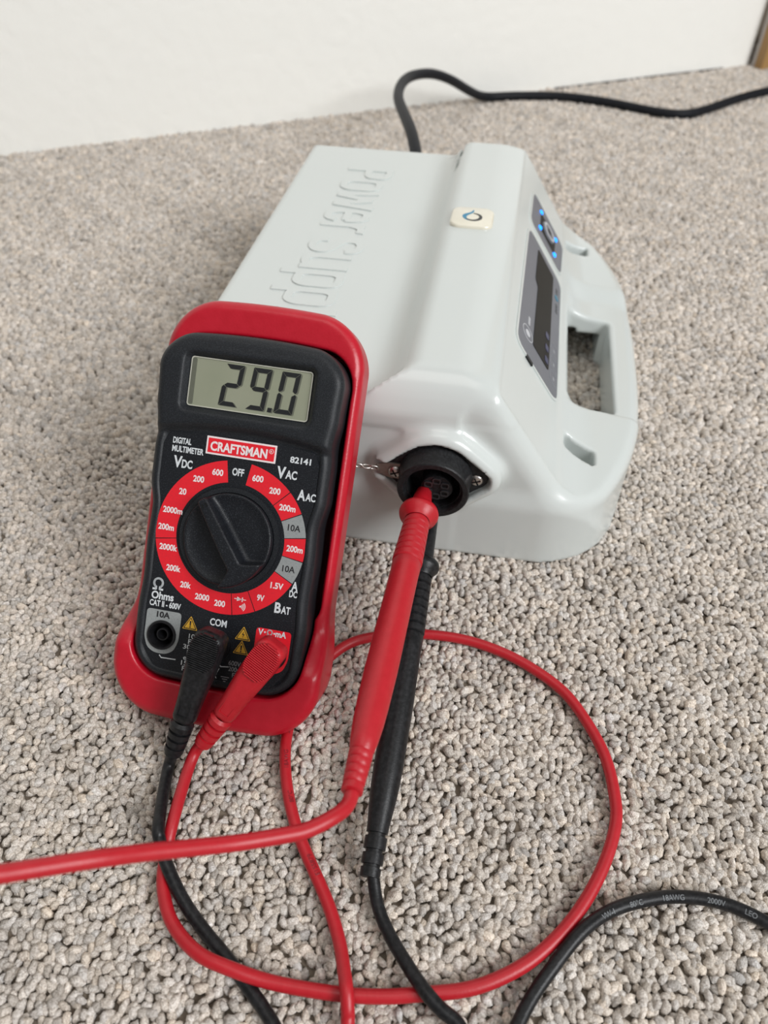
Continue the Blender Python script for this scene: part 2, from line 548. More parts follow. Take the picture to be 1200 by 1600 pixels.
# carpet pile: tens of thousands of yarn nubs, nobody could count them
def carpet():
    pts, sps = [], []
    for y0, y1, sp in ((-0.05, 0.31, 0.0026), (0.31, 1.10, 0.0034)):
        for i, y in enumerate(np.arange(y0, y1, sp * 0.87)):
            hw = 0.20 + 0.48 * max(y, 0)
            xs = np.arange(-hw, hw, sp) + (i % 2) * sp / 2
            pts.append(np.c_[xs, np.full(len(xs), y)])
            sps.append(np.full(len(xs), sp))
    cs = 0.0060                                # coarser nubs outside the view
    for i, y in enumerate(np.arange(-0.32, 1.12, cs * 0.87)):
        xs = np.arange(-0.75, 0.85, cs) + (i % 2) * cs / 2
        xs = xs[(np.abs(xs) > 0.20 + 0.48 * max(y, 0)) | (y < -0.05)]
        pts.append(np.c_[xs, np.full(len(xs), y)])
        sps.append(np.full(len(xs), cs))
    P = np.vstack(pts)
    sp = np.concatenate(sps)
    P += rng.normal(0, 0.24, P.shape) * sp[:, None]
    d = (P - WALL_A) @ wn
    kp = (d < 0.0) | ((P - WALL_A) @ wd > np.linalg.norm(WALL_B - WALL_A))
    P, sp = P[kp], sp[kp]
    # leave out what stands hidden under the housing
    q = P - np.array([0.0785, 0.2313])
    dx, dy = q @ np.array([0.9872, -0.1598]), q @ np.array([0.1598, 0.9872])
    kp = ~((dx > -0.165) & (dx < -0.01) & (dy > 0.012) & (dy < 0.26))
    P, sp = P[kp], sp[kp]
    n = len(P)

    def wob(s, ph):
        return (np.sin(P[:, 0] * s + ph) * np.cos(P[:, 1] * s * 1.13 + ph * 2.1) + np.sin((P[:, 0] + P[:, 1]) * s * 0.71 + ph * 3) * 0.7) / 1.7
    low = 0.5 * wob(95, 0.4) + 0.5 * wob(170, 1.7)
    az = rng.uniform(0, 2 * math.pi, n)
    tilt = rng.normal(0, 0.38, n)
    sc = sp * (np.where(sp < 0.003, 0.70, 0.78) + 0.05 * low + rng.normal(0, 0.06, n))
    ea = sc * (1.18 + rng.uniform(-0.15, 0.35, n))
    eb = sc * (0.80 + rng.uniform(-0.12, 0.16, n))
    ec = sc * (0.98 + rng.uniform(-0.1, 0.2, n))
    z = -0.0016 + 0.0005 * low + rng.normal(0, 0.00048, n)
    tint = np.clip(0.92 + 0.12 * rng.normal(0, 1, n) + 0.08 * low, 0.5, 1.25)
    warm = rng.normal(0, 0.018, n)
    near = sp < 0.003
    Vs, Fs, Cs = [], [], []
    base = 0
    for msk, (seg, ring) in ((near, (7, 5)), (~near, (5, 3))):
        uv = [(0, 0, 1.0)]
        last = ring - 1 if seg > 6 else ring    # what lies below the shoulder is never seen
        for i in range(1, last):
            th = math.pi * i / ring
            for k in range(seg):
                ph = 2 * math.pi * (k + 0.5 * (i % 2)) / seg
                uv.append((math.sin(th) * math.cos(ph), math.sin(th) * math.sin(ph), math.cos(th)))
        # the bottom pole is left open: it sits in the backing
        B = np.array(uv)
        m = len(B)
        tris = [(0, 1 + k, 1 + (k + 1) % seg) for k in range(seg)]
        for i in range(last - 2):
            a, b = 1 + i * seg, 1 + (i + 1) * seg
            for k in range(seg):
                k2 = (k + 1) % seg
                tris += [(a + k, b + k, b + k2), (a + k, b + k2, a + k2)]
        tris = np.array(tris)
        ids = np.where(msk)[0]
        c = len(ids)
        L = B[None, :, :] * np.stack([ea[ids], eb[ids], ec[ids]], 1)[:, None, :]
        if seg > 6:                           # yarn twist: faint ridges and lumps
            ph = rng.uniform(0, 6.28, (c, 1))
            wv = 1 + 0.10 * np.sin(3.0 * np.arctan2(B[:, 1], B[:, 0])[None, :] + 2.4 * B[:, 2][None, :] + ph) + rng.normal(0, 0.035, (c, m))
            L = L * wv[:, :, None]
        ct, st = np.cos(tilt[ids])[:, None], np.sin(tilt[ids])[:, None]
        x = L[..., 0] * ct + L[..., 2] * st
        zz = -L[..., 0] * st + L[..., 2] * ct
        ca, sa = np.cos(az[ids])[:, None], np.sin(az[ids])[:, None]
        V = np.stack([x * ca - L[..., 1] * sa + P[ids, 0][:, None], x * sa + L[..., 1] * ca + P[ids, 1][:, None], zz + z[ids][:, None]], -1)
        F = tris[None] + (np.arange(c) * m)[:, None, None] + base
        Vs.append(V.reshape(-1, 3))
        Fs.append(F.reshape(-1, 3))
        col = np.stack([tint[ids] * (1 + warm[ids]), tint[ids], tint[ids] * (1 - 1.4 * warm[ids]), np.ones(c)], 1)
        Cs.append(np.repeat(col, m, axis=0))
        base += c * m
    o = mesh_obj('carpet_pile', np.vstack(Vs), np.vstack(Fs), MT['carpet'], fl)
    at = o.data.color_attributes.new('tint', 'FLOAT_COLOR', 'POINT')
    at.data.foreach_set('color', np.vstack(Cs).astype(np.float32).ravel())
    o['kind'] = 'stuff'
    o['label'] = 'beige nubby looped carpet pile'


carpet()

# ------------------------------------------------------------------ power supply
PS_O = np.array([0.0785, 0.2313, 0.0])
PS_X = np.array([0.9872, -0.1598, 0.0])
PS_Y = np.array([0.1598, 0.9872, 0.0])
ps = empty('power_supply', PS_O, 'white plastic power supply with a handle, raised ridge and grey control panel, on the carpet', 'power supply')
ps.rotation_euler = (0, 0, math.atan2(PS_X[1], PS_X[0]))
LEN = 0.272
CX, CZ = -0.0567, 0.0512                     # centre of the round connector
PA = np.array([-0.035, 0.0875])
PB = np.array([0.001, 0.036])
PT = (PB - PA) / np.linalg.norm(PB - PA)
PN = np.array([-PT[1], PT[0]])               # out of the control panel


def half(x, z, p, q):
    p, q = np.asarray(p), np.asarray(q)
    t = (q - p) / np.linalg.norm(q - p)
    return (x - p[0]) * -t[1] + (z - p[1]) * t[0]


def rhomb(x, z, grow):
    """diamond flange outline: big circle joined to two small ones by tangents"""
    dx, dz = np.abs(x - CX), np.abs(z - CZ)
    R, r, c = 0.0168, 0.0052, 0.0174
    # tangent line between circles (0,R) and (c,r)
    sn = (R - r) / c
    cs = math.sqrt(1 - sn * sn)
    s = dx * sn + dz * cs
    lim_a = R
    d_line = s - lim_a
    t = dx * cs - dz * sn
    ta, tb = 0.0, c * cs
    d_big = np.hypot(dx, dz) - R
    d_small = np.hypot(dx - c, dz) - r
    d = np.where(t < ta, d_big, np.where(t > tb, d_small, d_line))
    return d - grow


def housing(x, y, z):
    ym = LEN / 2
    ya = np.abs(y - ym)
    endw = ya - ym                            # front and back walls
    # plan outline at the handle side
    xl = 0.0415 - 0.0125 * (ya / 0.1) ** 3
    side = (x - xl) * 0.92
    # pieces of the section
    deck = rmax(rmax(z - 0.080, -(x + 0.1745), 0.004), endw, 0.004)
    deck = np.maximum(deck, x + 0.05)
    top = z - 0.093
    facet = half(x, z, (-0.0465, 0.093), (-0.035, 0.0880))
    flare = 0.034 * sstep(0.022, -0.006, y) ** 2
    left = half(x + flare, z, (-0.0815, 0.080), (-0.0715, 0.093))
    inset = 0.0013 * sstep(0.0045, 0.0085, ym - ya) * sstep(-0.038, -0.034, x)
    panel = half(x, z, PA, PB)
    t1 = rmax(rmax(top, left, 0.0035), endw, 0.018)
    t2 = rmax(rmax(panel - 0.0013, facet - 0.0006, 0.002), endw, 0.0110)
    t2 = np.maximum(t2, panel - 0.0013 + inset)
    ridge = rmax(rmax(t1, t2, 0.003), x - 0.02, 0.002)
    ridge = np.maximum(ridge, 0.0735 - z)
    plan = rmax(side, endw + 0.0004, 0.017)
    low = rmax(np.maximum(np.maximum(panel - 0.0013, top), left), endw + 0.0004, 0.0110)
    low = np.maximum(low, panel - 0.0013 + inset)
    low = np.maximum(low, plan)
    low = np.maximum(low, z - 0.0740)
    low = np.maximum(low, x - 0.035)
    low = np.maximum(low, -(x + 0.1735))
    grip = sstep(0.0735, 0.0785, y) - sstep(0.184, 0.204, y)
    zh = 0.0365 - 0.0050 * np.clip(x / 0.04, 0, 1) - 0.0042 * grip * sstep(-0.002, 0.006, x)
    slab_ = rmax(plan, z - zh, 0.0055)
    slab_ = np.maximum(slab_, -(x + 0.1735))
    under = np.maximum(np.maximum(np.maximum(z - 0.0745, -(x + 0.1737)), endw + 0.0005), x + 0.045)
    f = smin(deck, ridge, 0.006)
    f = np.minimum(f, np.minimum(under, low))
    f = smin(f, slab_, 0.010)
    # grip opening with its step, and the two finger slots
    hole = rbox2(x - 0.0138, y - 0.124, 0.0126, 0.0445, 0.004)
    f = rmax(f, -hole, 0.0022)
    hollow = np.maximum(rbox2(x - 0.0125, y - 0.185, 0.0105, 0.030, 0.003), z - 0.0200 - 0.003 * (x < 0.0085))
    f = np.maximum(f, -hollow)
    for yc, sg in ((0.0395, 1), (0.241, -1)):
        slot = np.maximum(rbox2(x - 0.0065, (y - yc) - sg * 0.35 * (0.0065 - x), 0.0075, 0.0052, 0.0015), 0.0245 - z)
        f = rmax(f, -slot, 0.001)
    # notch at the rear end of the control face
    nt = np.maximum(rbox2(x + 0.0085, y - 0.252, 0.005, 0.003, 0.001), 0.034 - z)
    # connector boss on the front wall
    boss = rmax(rhomb(x, z, 0.0052), -0.0075 - y, 0.0038)
    boss = np.maximum(boss, y - 0.02)
    f = smin(f, boss, 0.005)
    f = rmax(f, -np.maximum(rhomb(x, z, 0.0006), y + 0.0030), 0.0010)
    lugcut = np.maximum(np.maximum(rbox2(x - (CX - 0.024), z - CZ - 0.0005, 0.008, 0.0042, 0.001), y + 0.0030), x - CX)
    f = np.maximum(f, -lugcut)
    # shallow seam groove on the ridge top near the rear
    f = np.maximum(f, -np.maximum(np.maximum(np.abs(x + 0.0735 - (y - 0.25) * 0.05) - 0.0007, 0.225 - y), 0.083 - z))
    return np.maximum(f, 0.0002 - z)


V, Q = sdf_mesh(housing, (-0.182, -0.016, -0.004), (0.050, 0.280, 0.100), 0.00145)
house = mesh_obj('housing', V, Q, MT['white'], ps)

# embossed lettering on the deck: reads from the rear towards the front, letter tops towards the ridge
def rloop(x0, x1, y0, y1, r=0.32):
    P = rrect((x0 + x1) / 2, (y0 + y1) / 2, x1 - x0, y1 - y0, r * (x1 - x0), 6)
    return ('loop', P)


def cv(*p):
    return spline(p, 8)


GLYPH = {                                     # (advance, strokes) in units of cap height 1 by letter width 1
    'P': (0.0175, [[(0.16, 0.0), (0.16, 1.0)], cv((0.16, 0.93), (0.55, 0.93), (0.82, 0.86), (0.84, 0.70), (0.80, 0.53), (0.55, 0.47), (0.16, 0.47))]),
    'o': (0.0180, [rloop(0.15, 0.85, 0.07, 0.82)]),
    'w': (0.0250, [[(0.06, 0.88), (0.24, 0.05)], [(0.24, 0.05), (0.5, 0.80)], [(0.5, 0.80), (0.76, 0.05)], [(0.76, 0.05), (0.94, 0.88)]]),
    'e': (0.0170, [[(0.15, 0.44), (0.85, 0.44)], cv((0.85, 0.44), (0.84, 0.64), (0.70, 0.80), (0.5, 0.82), (0.28, 0.80), (0.15, 0.64), (0.15, 0.45), (0.15, 0.26), (0.28, 0.08), (0.5, 0.06), (0.72, 0.08), (0.84, 0.24))]),
    'r': (0.0135, [[(0.22, 0.0), (0.22, 0.88)], cv((0.22, 0.58), (0.36, 0.76), (0.60, 0.83), (0.90, 0.82))]),
    ' ': (0.0050, []),
    'S': (0.0185, [cv((0.84, 0.70), (0.80, 0.86), (0.62, 0.94), (0.38, 0.94), (0.18, 0.85), (0.16, 0.68), (0.32, 0.55), (0.66, 0.44), (0.84, 0.30), (0.82, 0.13), (0.62, 0.05), (0.38, 0.05), (0.18, 0.14), (0.15, 0.30))]),
    'u': (0.0180, [cv((0.16, 0.88), (0.16, 0.50), (0.17, 0.20), (0.34, 0.06), (0.60, 0.07), (0.84, 0.16)), [(0.84, 0.0), (0.84, 0.88)]]),
    'p': (0.0175, [[(0.16, -0.28), (0.16, 0.88)], rloop(0.16, 0.86, 0.07, 0.82)]),
    'l': (0.0085, [[(0.5, 0.0), (0.5, 1.0)]]),
    'y': (0.0170, [[(0.12, 0.88), (0.5, 0.05)], [(0.88, 0.88), (0.36, -0.25)]]),
}
pos = 0.2365
for ch in 'Power Supply':
    w, strokes = GLYPH[ch]
    parts = []
    for k, st in enumerate(strokes):
        if isinstance(st, tuple):
            q = np.c_[st[1][:, 0] * w * 0.96, st[1][:, 1] * 0.0285]
            d_ = np.roll(q, -1, 0) - np.roll(q, 1, 0)
            nn = np.c_[d_[:, 1], -d_[:, 0]]
            nn = nn / np.linalg.norm(nn, axis=1)[:, None] * 0.00205
            parts.append(frame2(q + nn, q - nn, -0.0004, 0.00065 + 0.00002 * k))
            continue
        q = np.asarray(st, float)
        q = np.c_[q[:, 0] * w * 0.96, q[:, 1] * 0.0285]
        parts.append(line2(q, 0.0041, -0.0004, 0.00065 + 0.00002 * k))
    if parts:
        v, f = merge(parts)
        # reading direction -> -y of the housing, letter tops -> +x
        mesh_obj('embossed_letter', np.c_[-0.1425 + v[:, 1], pos - v[:, 0], 0.0800 + v[:, 2]], f, MT['white'], house, smooth=False)
    pos -= w


# badge on the ridge
bp = rrect(-0.0588, 0.1490, 0.0225, 0.0225, 0.0055)
badge = mesh_obj('badge', *(lambda vf: (vf[0], vf[1]))(prism(bp, 0.0925, 0.0947, 0.0011)), MT['badge'], ps, angle=50)
badge['label'] = 'domed cream badge with a blue and black flame mark'
a = np.radians(np.linspace(-150, 95, 26))
ro = np.c_[-0.0580 + 0.0046 * np.cos(a), 0.1478 + 0.0046 * np.sin(a)]
wv = 0.0016 * np.sin(np.linspace(0.25, 2.95, 26)) + 0.0002
ri = np.c_[-0.0580 + (0.0046 - wv) * np.cos(a), 0.1478 + (0.0046 - wv) * np.sin(a)]
mesh_obj('logo_ring', *prism(np.vstack([ro, ri[::-1]]), 0.0946, 0.09485), MT['logo_black'], badge, smooth=False)
flame_l = spline([(-0.0588, 0.1560), (-0.0600, 0.1530), (-0.0632, 0.1508), (-0.0640, 0.1478), (-0.0622, 0.1448), (-0.0602, 0.1436)], 6)
flame_r = spline([(-0.0584, 0.1560), (-0.0584, 0.1532), (-0.0606, 0.1506), (-0.0618, 0.1482), (-0.0614, 0.1458), (-0.0600, 0.1436)], 6)
mesh_obj('logo_flame', *prism(np.vstack([flame_l, flame_r[::-1]]), 0.0946, 0.09485), MT['logo_blue'], badge, smooth=False)


# control panel: (s down the slope, y along) -> housing frame
def on_panel(v):
    v = np.asarray(v, float)
    return np.c_[PA[0] + PT[0] * v[:, 0] + PN[0] * v[:, 2], v[:, 1], PA[1] + PT[1] * v[:, 0] + PN[1] * v[:, 2]]


def pan_obj(name, vf, m, parent=ps, **k):
    return mesh_obj(name, on_panel(vf[0]), vf[1], m, parent, **k)


def cham(pts, r, n=5):
    """round the corners of a polygon"""
    P = np.asarray(pts, float)
    out = []
    for i in range(len(P)):
        a, b, c = P[i - 1], P[i], P[(i + 1) % len(P)]
        u, w = (a - b) / np.linalg.norm(a - b), (c - b) / np.linalg.norm(c - b)
        p, q = b + u * r, b + w * r
        for t in np.linspace(0, 1, n):
            out.append((1 - t) ** 2 * p + 2 * t * (1 - t) * b + t * t * q)
    return np.array(out)


dec = cham([(0.0092, 0.0600), (0.0500, 0.0600), (0.0525, 0.1775), (0.0122, 0.1785)], 0.007)
rim = cham([(0.0078, 0.0585), (0.0512, 0.0585), (0.0538, 0.1787), (0.0108, 0.1800)], 0.008)
lab = pan_obj('display_label', prism(dec, -0.0004, 0.0005), MT['decal'], smooth=False)
lab['label'] = 'grey display label with a dark screen window'
pan_obj('label_rim', frame2(rim, dec, -0.0004, 0.0007), MT['white'], lab, smooth=False)
scr = cham([(0.0238, 0.0750), (0.0402, 0.0745), (0.0425, 0.1705), (0.0236, 0.1720), (0.0224, 0.1370), (0.0255, 0.1325)], 0.0016)
pan_obj('screen_window', prism(scr, 0.0003, 0.0008), MT['screen'], lab, smooth=False)
for yy in (0.0800, 0.0905, 0.1015):
    pan_obj('indicator_window', prism(rrect(0.0375, yy, 0.0034, 0.0050, 0.001), 0.0006, 0.0010), MT['indigo'], lab, smooth=False)
pan_obj('label_mark', annulus(0.0185, 0.0775, 0.00465, 0.0050, 0.0004, 0.0007), MT['print_grey'], lab, smooth=False)
pan_obj('label_mark', prism(circle(0.0185, 0.0775, 0.0022), 0.0004, 0.0007), MT['print_grey'], lab, smooth=False)
parts = []
for k in range(5):
    parts.append(prism(rrect(0.0190, 0.0862 + k * 0.0014, 0.0018, 0.0009, 0.0003), 0.0004, 0.0007))
pan_obj('label_mark', merge(parts), MT['print_grey'], lab, smooth=False)
parts = []
for yy in (0.0745, 0.0865, 0.0985):
    parts.append(line2([(0.0425, yy + 0.0045), (0.0420, yy - 0.001), (0.0440, yy - 0.004), (0.0490, yy - 0.0045)], 0.0003, 0.0004, 0.0007))
    parts.append(line2([(0.0430, yy + 0.005), (0.0490, yy + 0.005)], 0.0002, 0.0004, 0.0007))
    parts.append(prism(rrect(0.0458, yy, 0.0016, 0.0026, 0.0004), 0.0004, 0.0007))
pan_obj('icon_mark', merge(parts), MT['print_dim'], lab, smooth=False)
parts = [prism(rrect(0.0475, 0.1400 + k * 0.0034, 0.0022, 0.0022, 0.0006), 0.0004, 0.0007) for k in (0, 1, 2, 6, 7)]
pan_obj('brand_mark', merge(parts), mat('print_dark_grey', (0.075, 0.078, 0.085), 0.5, vary=(300, (0.09, 0.092, 0.1), 0.3, 0.7)), lab, smooth=False)
pan_obj('brand_swirl', prism(circle(0.0473, 0.1545, 0.0021), 0.0004, 0.0007), mat('print_teal', (0.05, 0.19, 0.27), 0.5, vary=(300, (0.06, 0.2, 0.28), 0.3, 0.7)), lab, smooth=False)
pan_obj('label_tab', prism(rrect(0.0215, 0.0588, 0.0060, 0.0024, 0.0004), -0.0004, 0.0009), MT['black'], lab, smooth=False)

bdec = cham([(0.0128, 0.1885), (0.0520, 0.1885), (0.0545, 0.2300), (0.0142, 0.2310)], 0.0062)
brim = cham([(0.0114, 0.1871), (0.0532, 0.1871), (0.0558, 0.2314), (0.0128, 0.2324)], 0.0072)
bl = pan_obj('button_label', prism(bdec, -0.0004, 0.0005), MT['decal'], smooth=False)
pan_obj('label_rim', frame2(brim, bdec, -0.0004, 0.0007), MT['white'], bl, smooth=False)
pan_obj('button_backing', prism(cham([(0.0244, 0.2209), (0.0243, 0.2003), (0.0430, 0.1990), (0.0437, 0.2203)], 0.001), 0.0003, 0.0007), MT['screen'], bl, smooth=False)
btn = pan_obj('power_button', prism(circle(0.0336, 0.2108, 0.0072, 36), 0.0003, 0.0018, 0.0006), MT['decal'], bl, angle=45)
pan_obj('button_ring', annulus(0.0336, 0.2108, 0.0050, 0.0064, 0.0015, 0.0020), MT['print_grey'], btn, smooth=False)
pan_obj('button_symbol', prism(circle(0.0336, 0.2108, 0.0022), 0.0015, 0.0020), MT['black'], btn, smooth=False)
for s, yy in ((0.0244, 0.2215), (0.0241, 0.2003), (0.0440, 0.2205), (0.0429, 0.1990)):
    pan_obj('led', prism(circle(s, yy, 0.00155, 18), 0.0003, 0.0014, 0.0007), MT['led'], bl, angle=60)


# round connector on the front wall; axis is -y of the housing
def conn(profile, y0, sides=48):
    return lathe(profile, (CX, y0, CZ), (0, -1, 0), sides)


def diamond(grow, n=72):
    out = []
    for k in range(n):
        a = 2 * math.pi * k / n
        lo, hi = 0.0, 0.05
        for _ in range(40):
            m = (lo + hi) / 2
            if rhomb(np.array(CX + m * math.cos(a)), np.array(CZ + m * math.sin(a)), grow) < 0:
                lo = m
            else:
                hi = m
        out.append((CX + lo * math.cos(a), CZ + lo * math.sin(a)))
    return np.array(out)


V, F = prism(diamond(-0.0002), 0.0, 0.0022, 0.0006)
mesh_obj('connector_flange', np.c_[V[:, 0], -0.0028 - V[:, 2], V[:, 1]], [f[::-1] for f in F], MT['black'], ps, angle=40)
V, F = conn([(0.0, 0.0157), (0.0035, 0.0157), (0.0042, 0.0152), (0.0098, 0.0150), (0.0106, 0.0151), (0.0122, 0.0151), (0.0127, 0.0146), (0.0127, 0.0126), (0.0122, 0.0121), (0.0100, 0.0119), (0.0099, 0.0112), (0.0005, 0.0112), (0.0003, 0.0)], -0.0030)
mesh_obj('connector_barrel', V, F, MT['black'], ps, angle=40)
CXC, CZC = CX + 0.0014, CZ - 0.0008
V, F = lathe([(0.0, 0.0068), (0.0090, 0.0068), (0.0095, 0.0065), (0.0095, 0.0)], (CXC, -0.0030, CZC), (0, -1, 0), 36)
core = mesh_obj('connector_core', V, F, MT['black'], ps, angle=40)
for dx, dz in ((0.0034, 0.0022), (0.0034, -0.0022), (-0.0002, 0.0042), (-0.0036, 0.0020), (-0.0036, -0.0022), (-0.0002, -0.0044)):
    V, F = prism(rrect(CXC + dx, CZC + dz, 0.0024, 0.0020, 0.0006, 3), 0, 0.0003)
    mesh_obj('pin_hole', np.c_[V[:, 0], -0.0124 - V[:, 2], V[:, 1]], [f[::-1] for f in F], MT['hole'], core, smooth=False)
    V, F = frame2(rrect(CXC + dx, CZC + dz, 0.0036, 0.0032, 0.0009, 3), rrect(CXC + dx, CZC + dz, 0.0024, 0.0020, 0.0006, 3), 0, 0.0007)
    mesh_obj('pin_collar', np.c_[V[:, 0], -0.0124 - V[:, 2], V[:, 1]], [f[::-1] for f in F], MT['pin_collar'], core, smooth=False)
for sx in (-1, 1):
    px = CX + sx * 0.0174
    yb = -0.0050 if sx > 0 else -0.0058
    V, F = lathe([(0, 0.0029), (0.0007, 0.0029), (0.0013, 0.0024), (0.0016, 0.0016), (0.0017, 0.0)], (px, yb, CZ), (0, -1, 0), 28)
    scw = mesh_obj('screw', V, F, MT['steel'], ps, angle=60)
    cr = []
    for ang in (25, 115):
        c, s = math.cos(math.radians(ang)), math.sin(math.radians(ang))
        R = [(-0.0019, -0.0003), (0.0019, -0.0003), (0.0019, 0.0003), (-0.0019, 0.0003)]
        V, F = prism([(px + a_ * c - b_ * s, CZ + a_ * s + b_ * c) for a_, b_ in R], 0, 0.0004)
        cr.append((np.c_[V[:, 0], yb - 0.00145 - V[:, 2], V[:, 1]], F))
    mesh_obj('screw_slot', *merge(cr), MT['hole'], scw, smooth=False)
# earth lug and chain that leads behind the meter
lx = CX - 0.0174
lug = cham([(lx + 0.0045, CZ + 0.0042), (lx - 0.0035, CZ + 0.0040), (lx - 0.0085, CZ + 0.0026), (lx - 0.0085, CZ - 0.0006), (lx - 0.0035, CZ - 0.0040), (lx + 0.0045, CZ - 0.0044)], 0.0016)
V, F = prism(lug, 0, 0.0008)
lugo = mesh_obj('lug', np.c_[V[:, 0], -0.0051 - V[:, 2], V[:, 1]], [f[::-1] for f in F], MT['lug'], ps, smooth=False)
lugo['label'] = 'dull metal lug under the left connector screw'
ch0 = np.array([lx - 0.0070, -0.0062, CZ + 0.0008])
ch1 = np.array([lx - 0.0290, -0.0100, CZ + 0.0045])
nl = 7
for k in range(nl):
    t0, t1 = k / nl, (k + 1.35) / nl
    a_, b_ = ch0 + (ch1 - ch0) * t0, ch0 + (ch1 - ch0) * t1
    d = (b_ - a_) / 2
    h = np.array([0, -1.0, 0]) if k % 2 else np.array([0, -0.2, 1.0])
    h = h - d * (h @ d) / (d @ d)
    h = h / np.linalg.norm(h) * 0.00105
    ring = [(a_ + b_) / 2 + d * math.cos(q) * 0.95 + h * math.sin(q) * (1 if abs(math.cos(q)) < 0.8 else 0.9) for q in np.linspace(0, 2 * math.pi, 17)]
    mesh_obj('chain_link', *tube(ring, 0.00042, 6, caps=False), MT['steel'], ps)

# ------------------------------------------------------------------ multimeter
MS = 0.93
M_R = np.array([[0.9837, 0.1330, -0.1208], [-0.1783, 0.6402, -0.7472], [-0.0220, 0.7566, 0.6535]])
M_O = np.array([-0.0568, 0.1870, 0.0627])
M_BASE = np.array([0.0, -0.079, -0.036])      # rests on the carpet here
mloc = M_O + M_R @ (M_BASE * MS)
meter = empty('multimeter', mloc, 'black digital multimeter in a red holster reading 29.0, leaning on the power supply', 'multimeter')
meter.rotation_mode = 'QUATERNION'
meter.rotation_quaternion = Matrix(M_R.tolist()).to_quaternion()
mxf = Xf(np.eye(3) * MS, -M_BASE * MS)


def m_obj(name, vf, m, parent=meter, **k):
    return mesh_obj(name, mxf(vf[0]), vf[1], m, parent, **k)


def m_world(p):
    return M_O + M_R @ (np.asarray(p, float) * MS)


def body_hw(y):
    ys = [-0.07, -0.05, -0.034, -0.020, -0.006, 0.008, 0.020, 0.032, 0.041, 0.052, 0.068, 0.09]
    ws = [0.0345, 0.0352, 0.0354, 0.0346, 0.0349, 0.0344, 0.0362, 0.0362, 0.0356, 0.0368, 0.0374, 0.0370]
    yy = np.clip(y, ys[0], ys[-1])
    i = np.clip(np.searchsorted(ys, yy) - 1, 0, len(ys) - 2)
    ya, wa = np.array(ys), np.array(ws)
    t = (yy - ya[i]) / (ya[i + 1] - ya[i])
    t = t * t * (3 - 2 * t)
    return wa[i] * (1 - t) + wa[i + 1] * t


def body2(x, y):
    d = np.abs(x) - body_hw(y)
    e = np.maximum(y - 0.0795 + 8.0 * x * x * 0.22, -0.0622 - y + 5.0 * x * x * 0.25)
    return rmax(d, e, 0.0135)


def shell(x, y, z):
    b2 = body2(x, y)
    arch = 0.0428 - 3.0 * x * x
    zt = -0.0006 + 0.0030 * sstep(arch - 0.0022, arch + 0.0022, y) * (1 - 0.55 * sstep(0.066, 0.080, y))
    # raised bumper rim round the label panel
    rimm = sstep(-0.0050, -0.0032, b2)
    zt = zt + 0.0012 * rimm * (1 - sstep(arch - 0.004, arch + 0.002, y))
    f = rmax(b2, z - zt, 0.0038)
    win = rbox2(x, y - 0.0594, 0.0247, 0.0098, 0.0015)
    f = rmax(f, -np.maximum((win - np.clip(z + 0.0006, 0, 0.01) * 0.75) * 0.8, -0.0012 - z), 0.0004)
    for jx in (-0.0231, 0.0, 0.0231):
        f = np.maximum(f, -np.maximum(np.hypot(x - jx, y + 0.0437) - 0.0050, -0.011 - z))
    return np.maximum(f, -0.030 - z)


V, Q = sdf_mesh(shell, (-0.042, -0.070, -0.033), (0.042, 0.085, 0.006), 0.00085)
body = m_obj('case', (V, Q), MT['black_shell'])


def boot(x, y, z):
    hw = 0.0416 + 0.0022 * sstep(-0.025, -0.05, y)
    d = np.abs(x) - hw
    e = np.maximum(y - 0.0945 + 1.5 * x * x, -0.0795 - y + 1.5 * x * x)
    o2 = rmax(d, e, 0.0205)
    ax = np.abs(x)
    lip = np.maximum(sstep(-0.033, -0.052, y), 0)
    zf = -0.0125 + 0.0128 * lip
    f = rmax(o2, z - zf, 0.0045)
    f = rmax(f, -0.0375 - z, 0.010)
    wide = rmax(ax - 0.0378, np.maximum(y - 0.0806 + 1.76 * x * x, -0.036 - y), 0.0125)
    cav = np.maximum(np.minimum(body2(x, y) - 0.0007, wide), -0.0302 - z)
    return rmax(f, -cav, 0.0012)


V, Q = sdf_mesh(boot, (-0.050, -0.086, -0.041), (0.050, 0.100, 0.004), 0.00105)
bo = m_obj('holster', (V, Q), MT['boot'])
bo['label'] = 'glossy red rubber holster around the case'

# label panel
n_ = 26
yl = np.linspace(-0.0560, 0.0375, n_)
right = np.c_[body_hw(yl) - 0.0044, yl]
corner = lambda p: p
outl = np.vstack([right, right[::-1] * np.array([-1, 1])])
xs = np.linspace(right[-1, 0] - 0.002, -right[-1, 0] + 0.002, 15)
topc = np.c_[xs, 0.0398 - 3.0 * (xs ** 2) * 0.55]
xb = np.linspace(-right[0, 0] + 0.006, right[0, 0] - 0.006, 12)
botc = np.c_[xb, -0.0588 + 2.0 * xb ** 2]
outl = np.vstack([right[2:-1], topc, (right[2:-1] * np.array([-1, 1]))[::-1], botc])
from mathutils.geometry import delaunay_2d_cdt


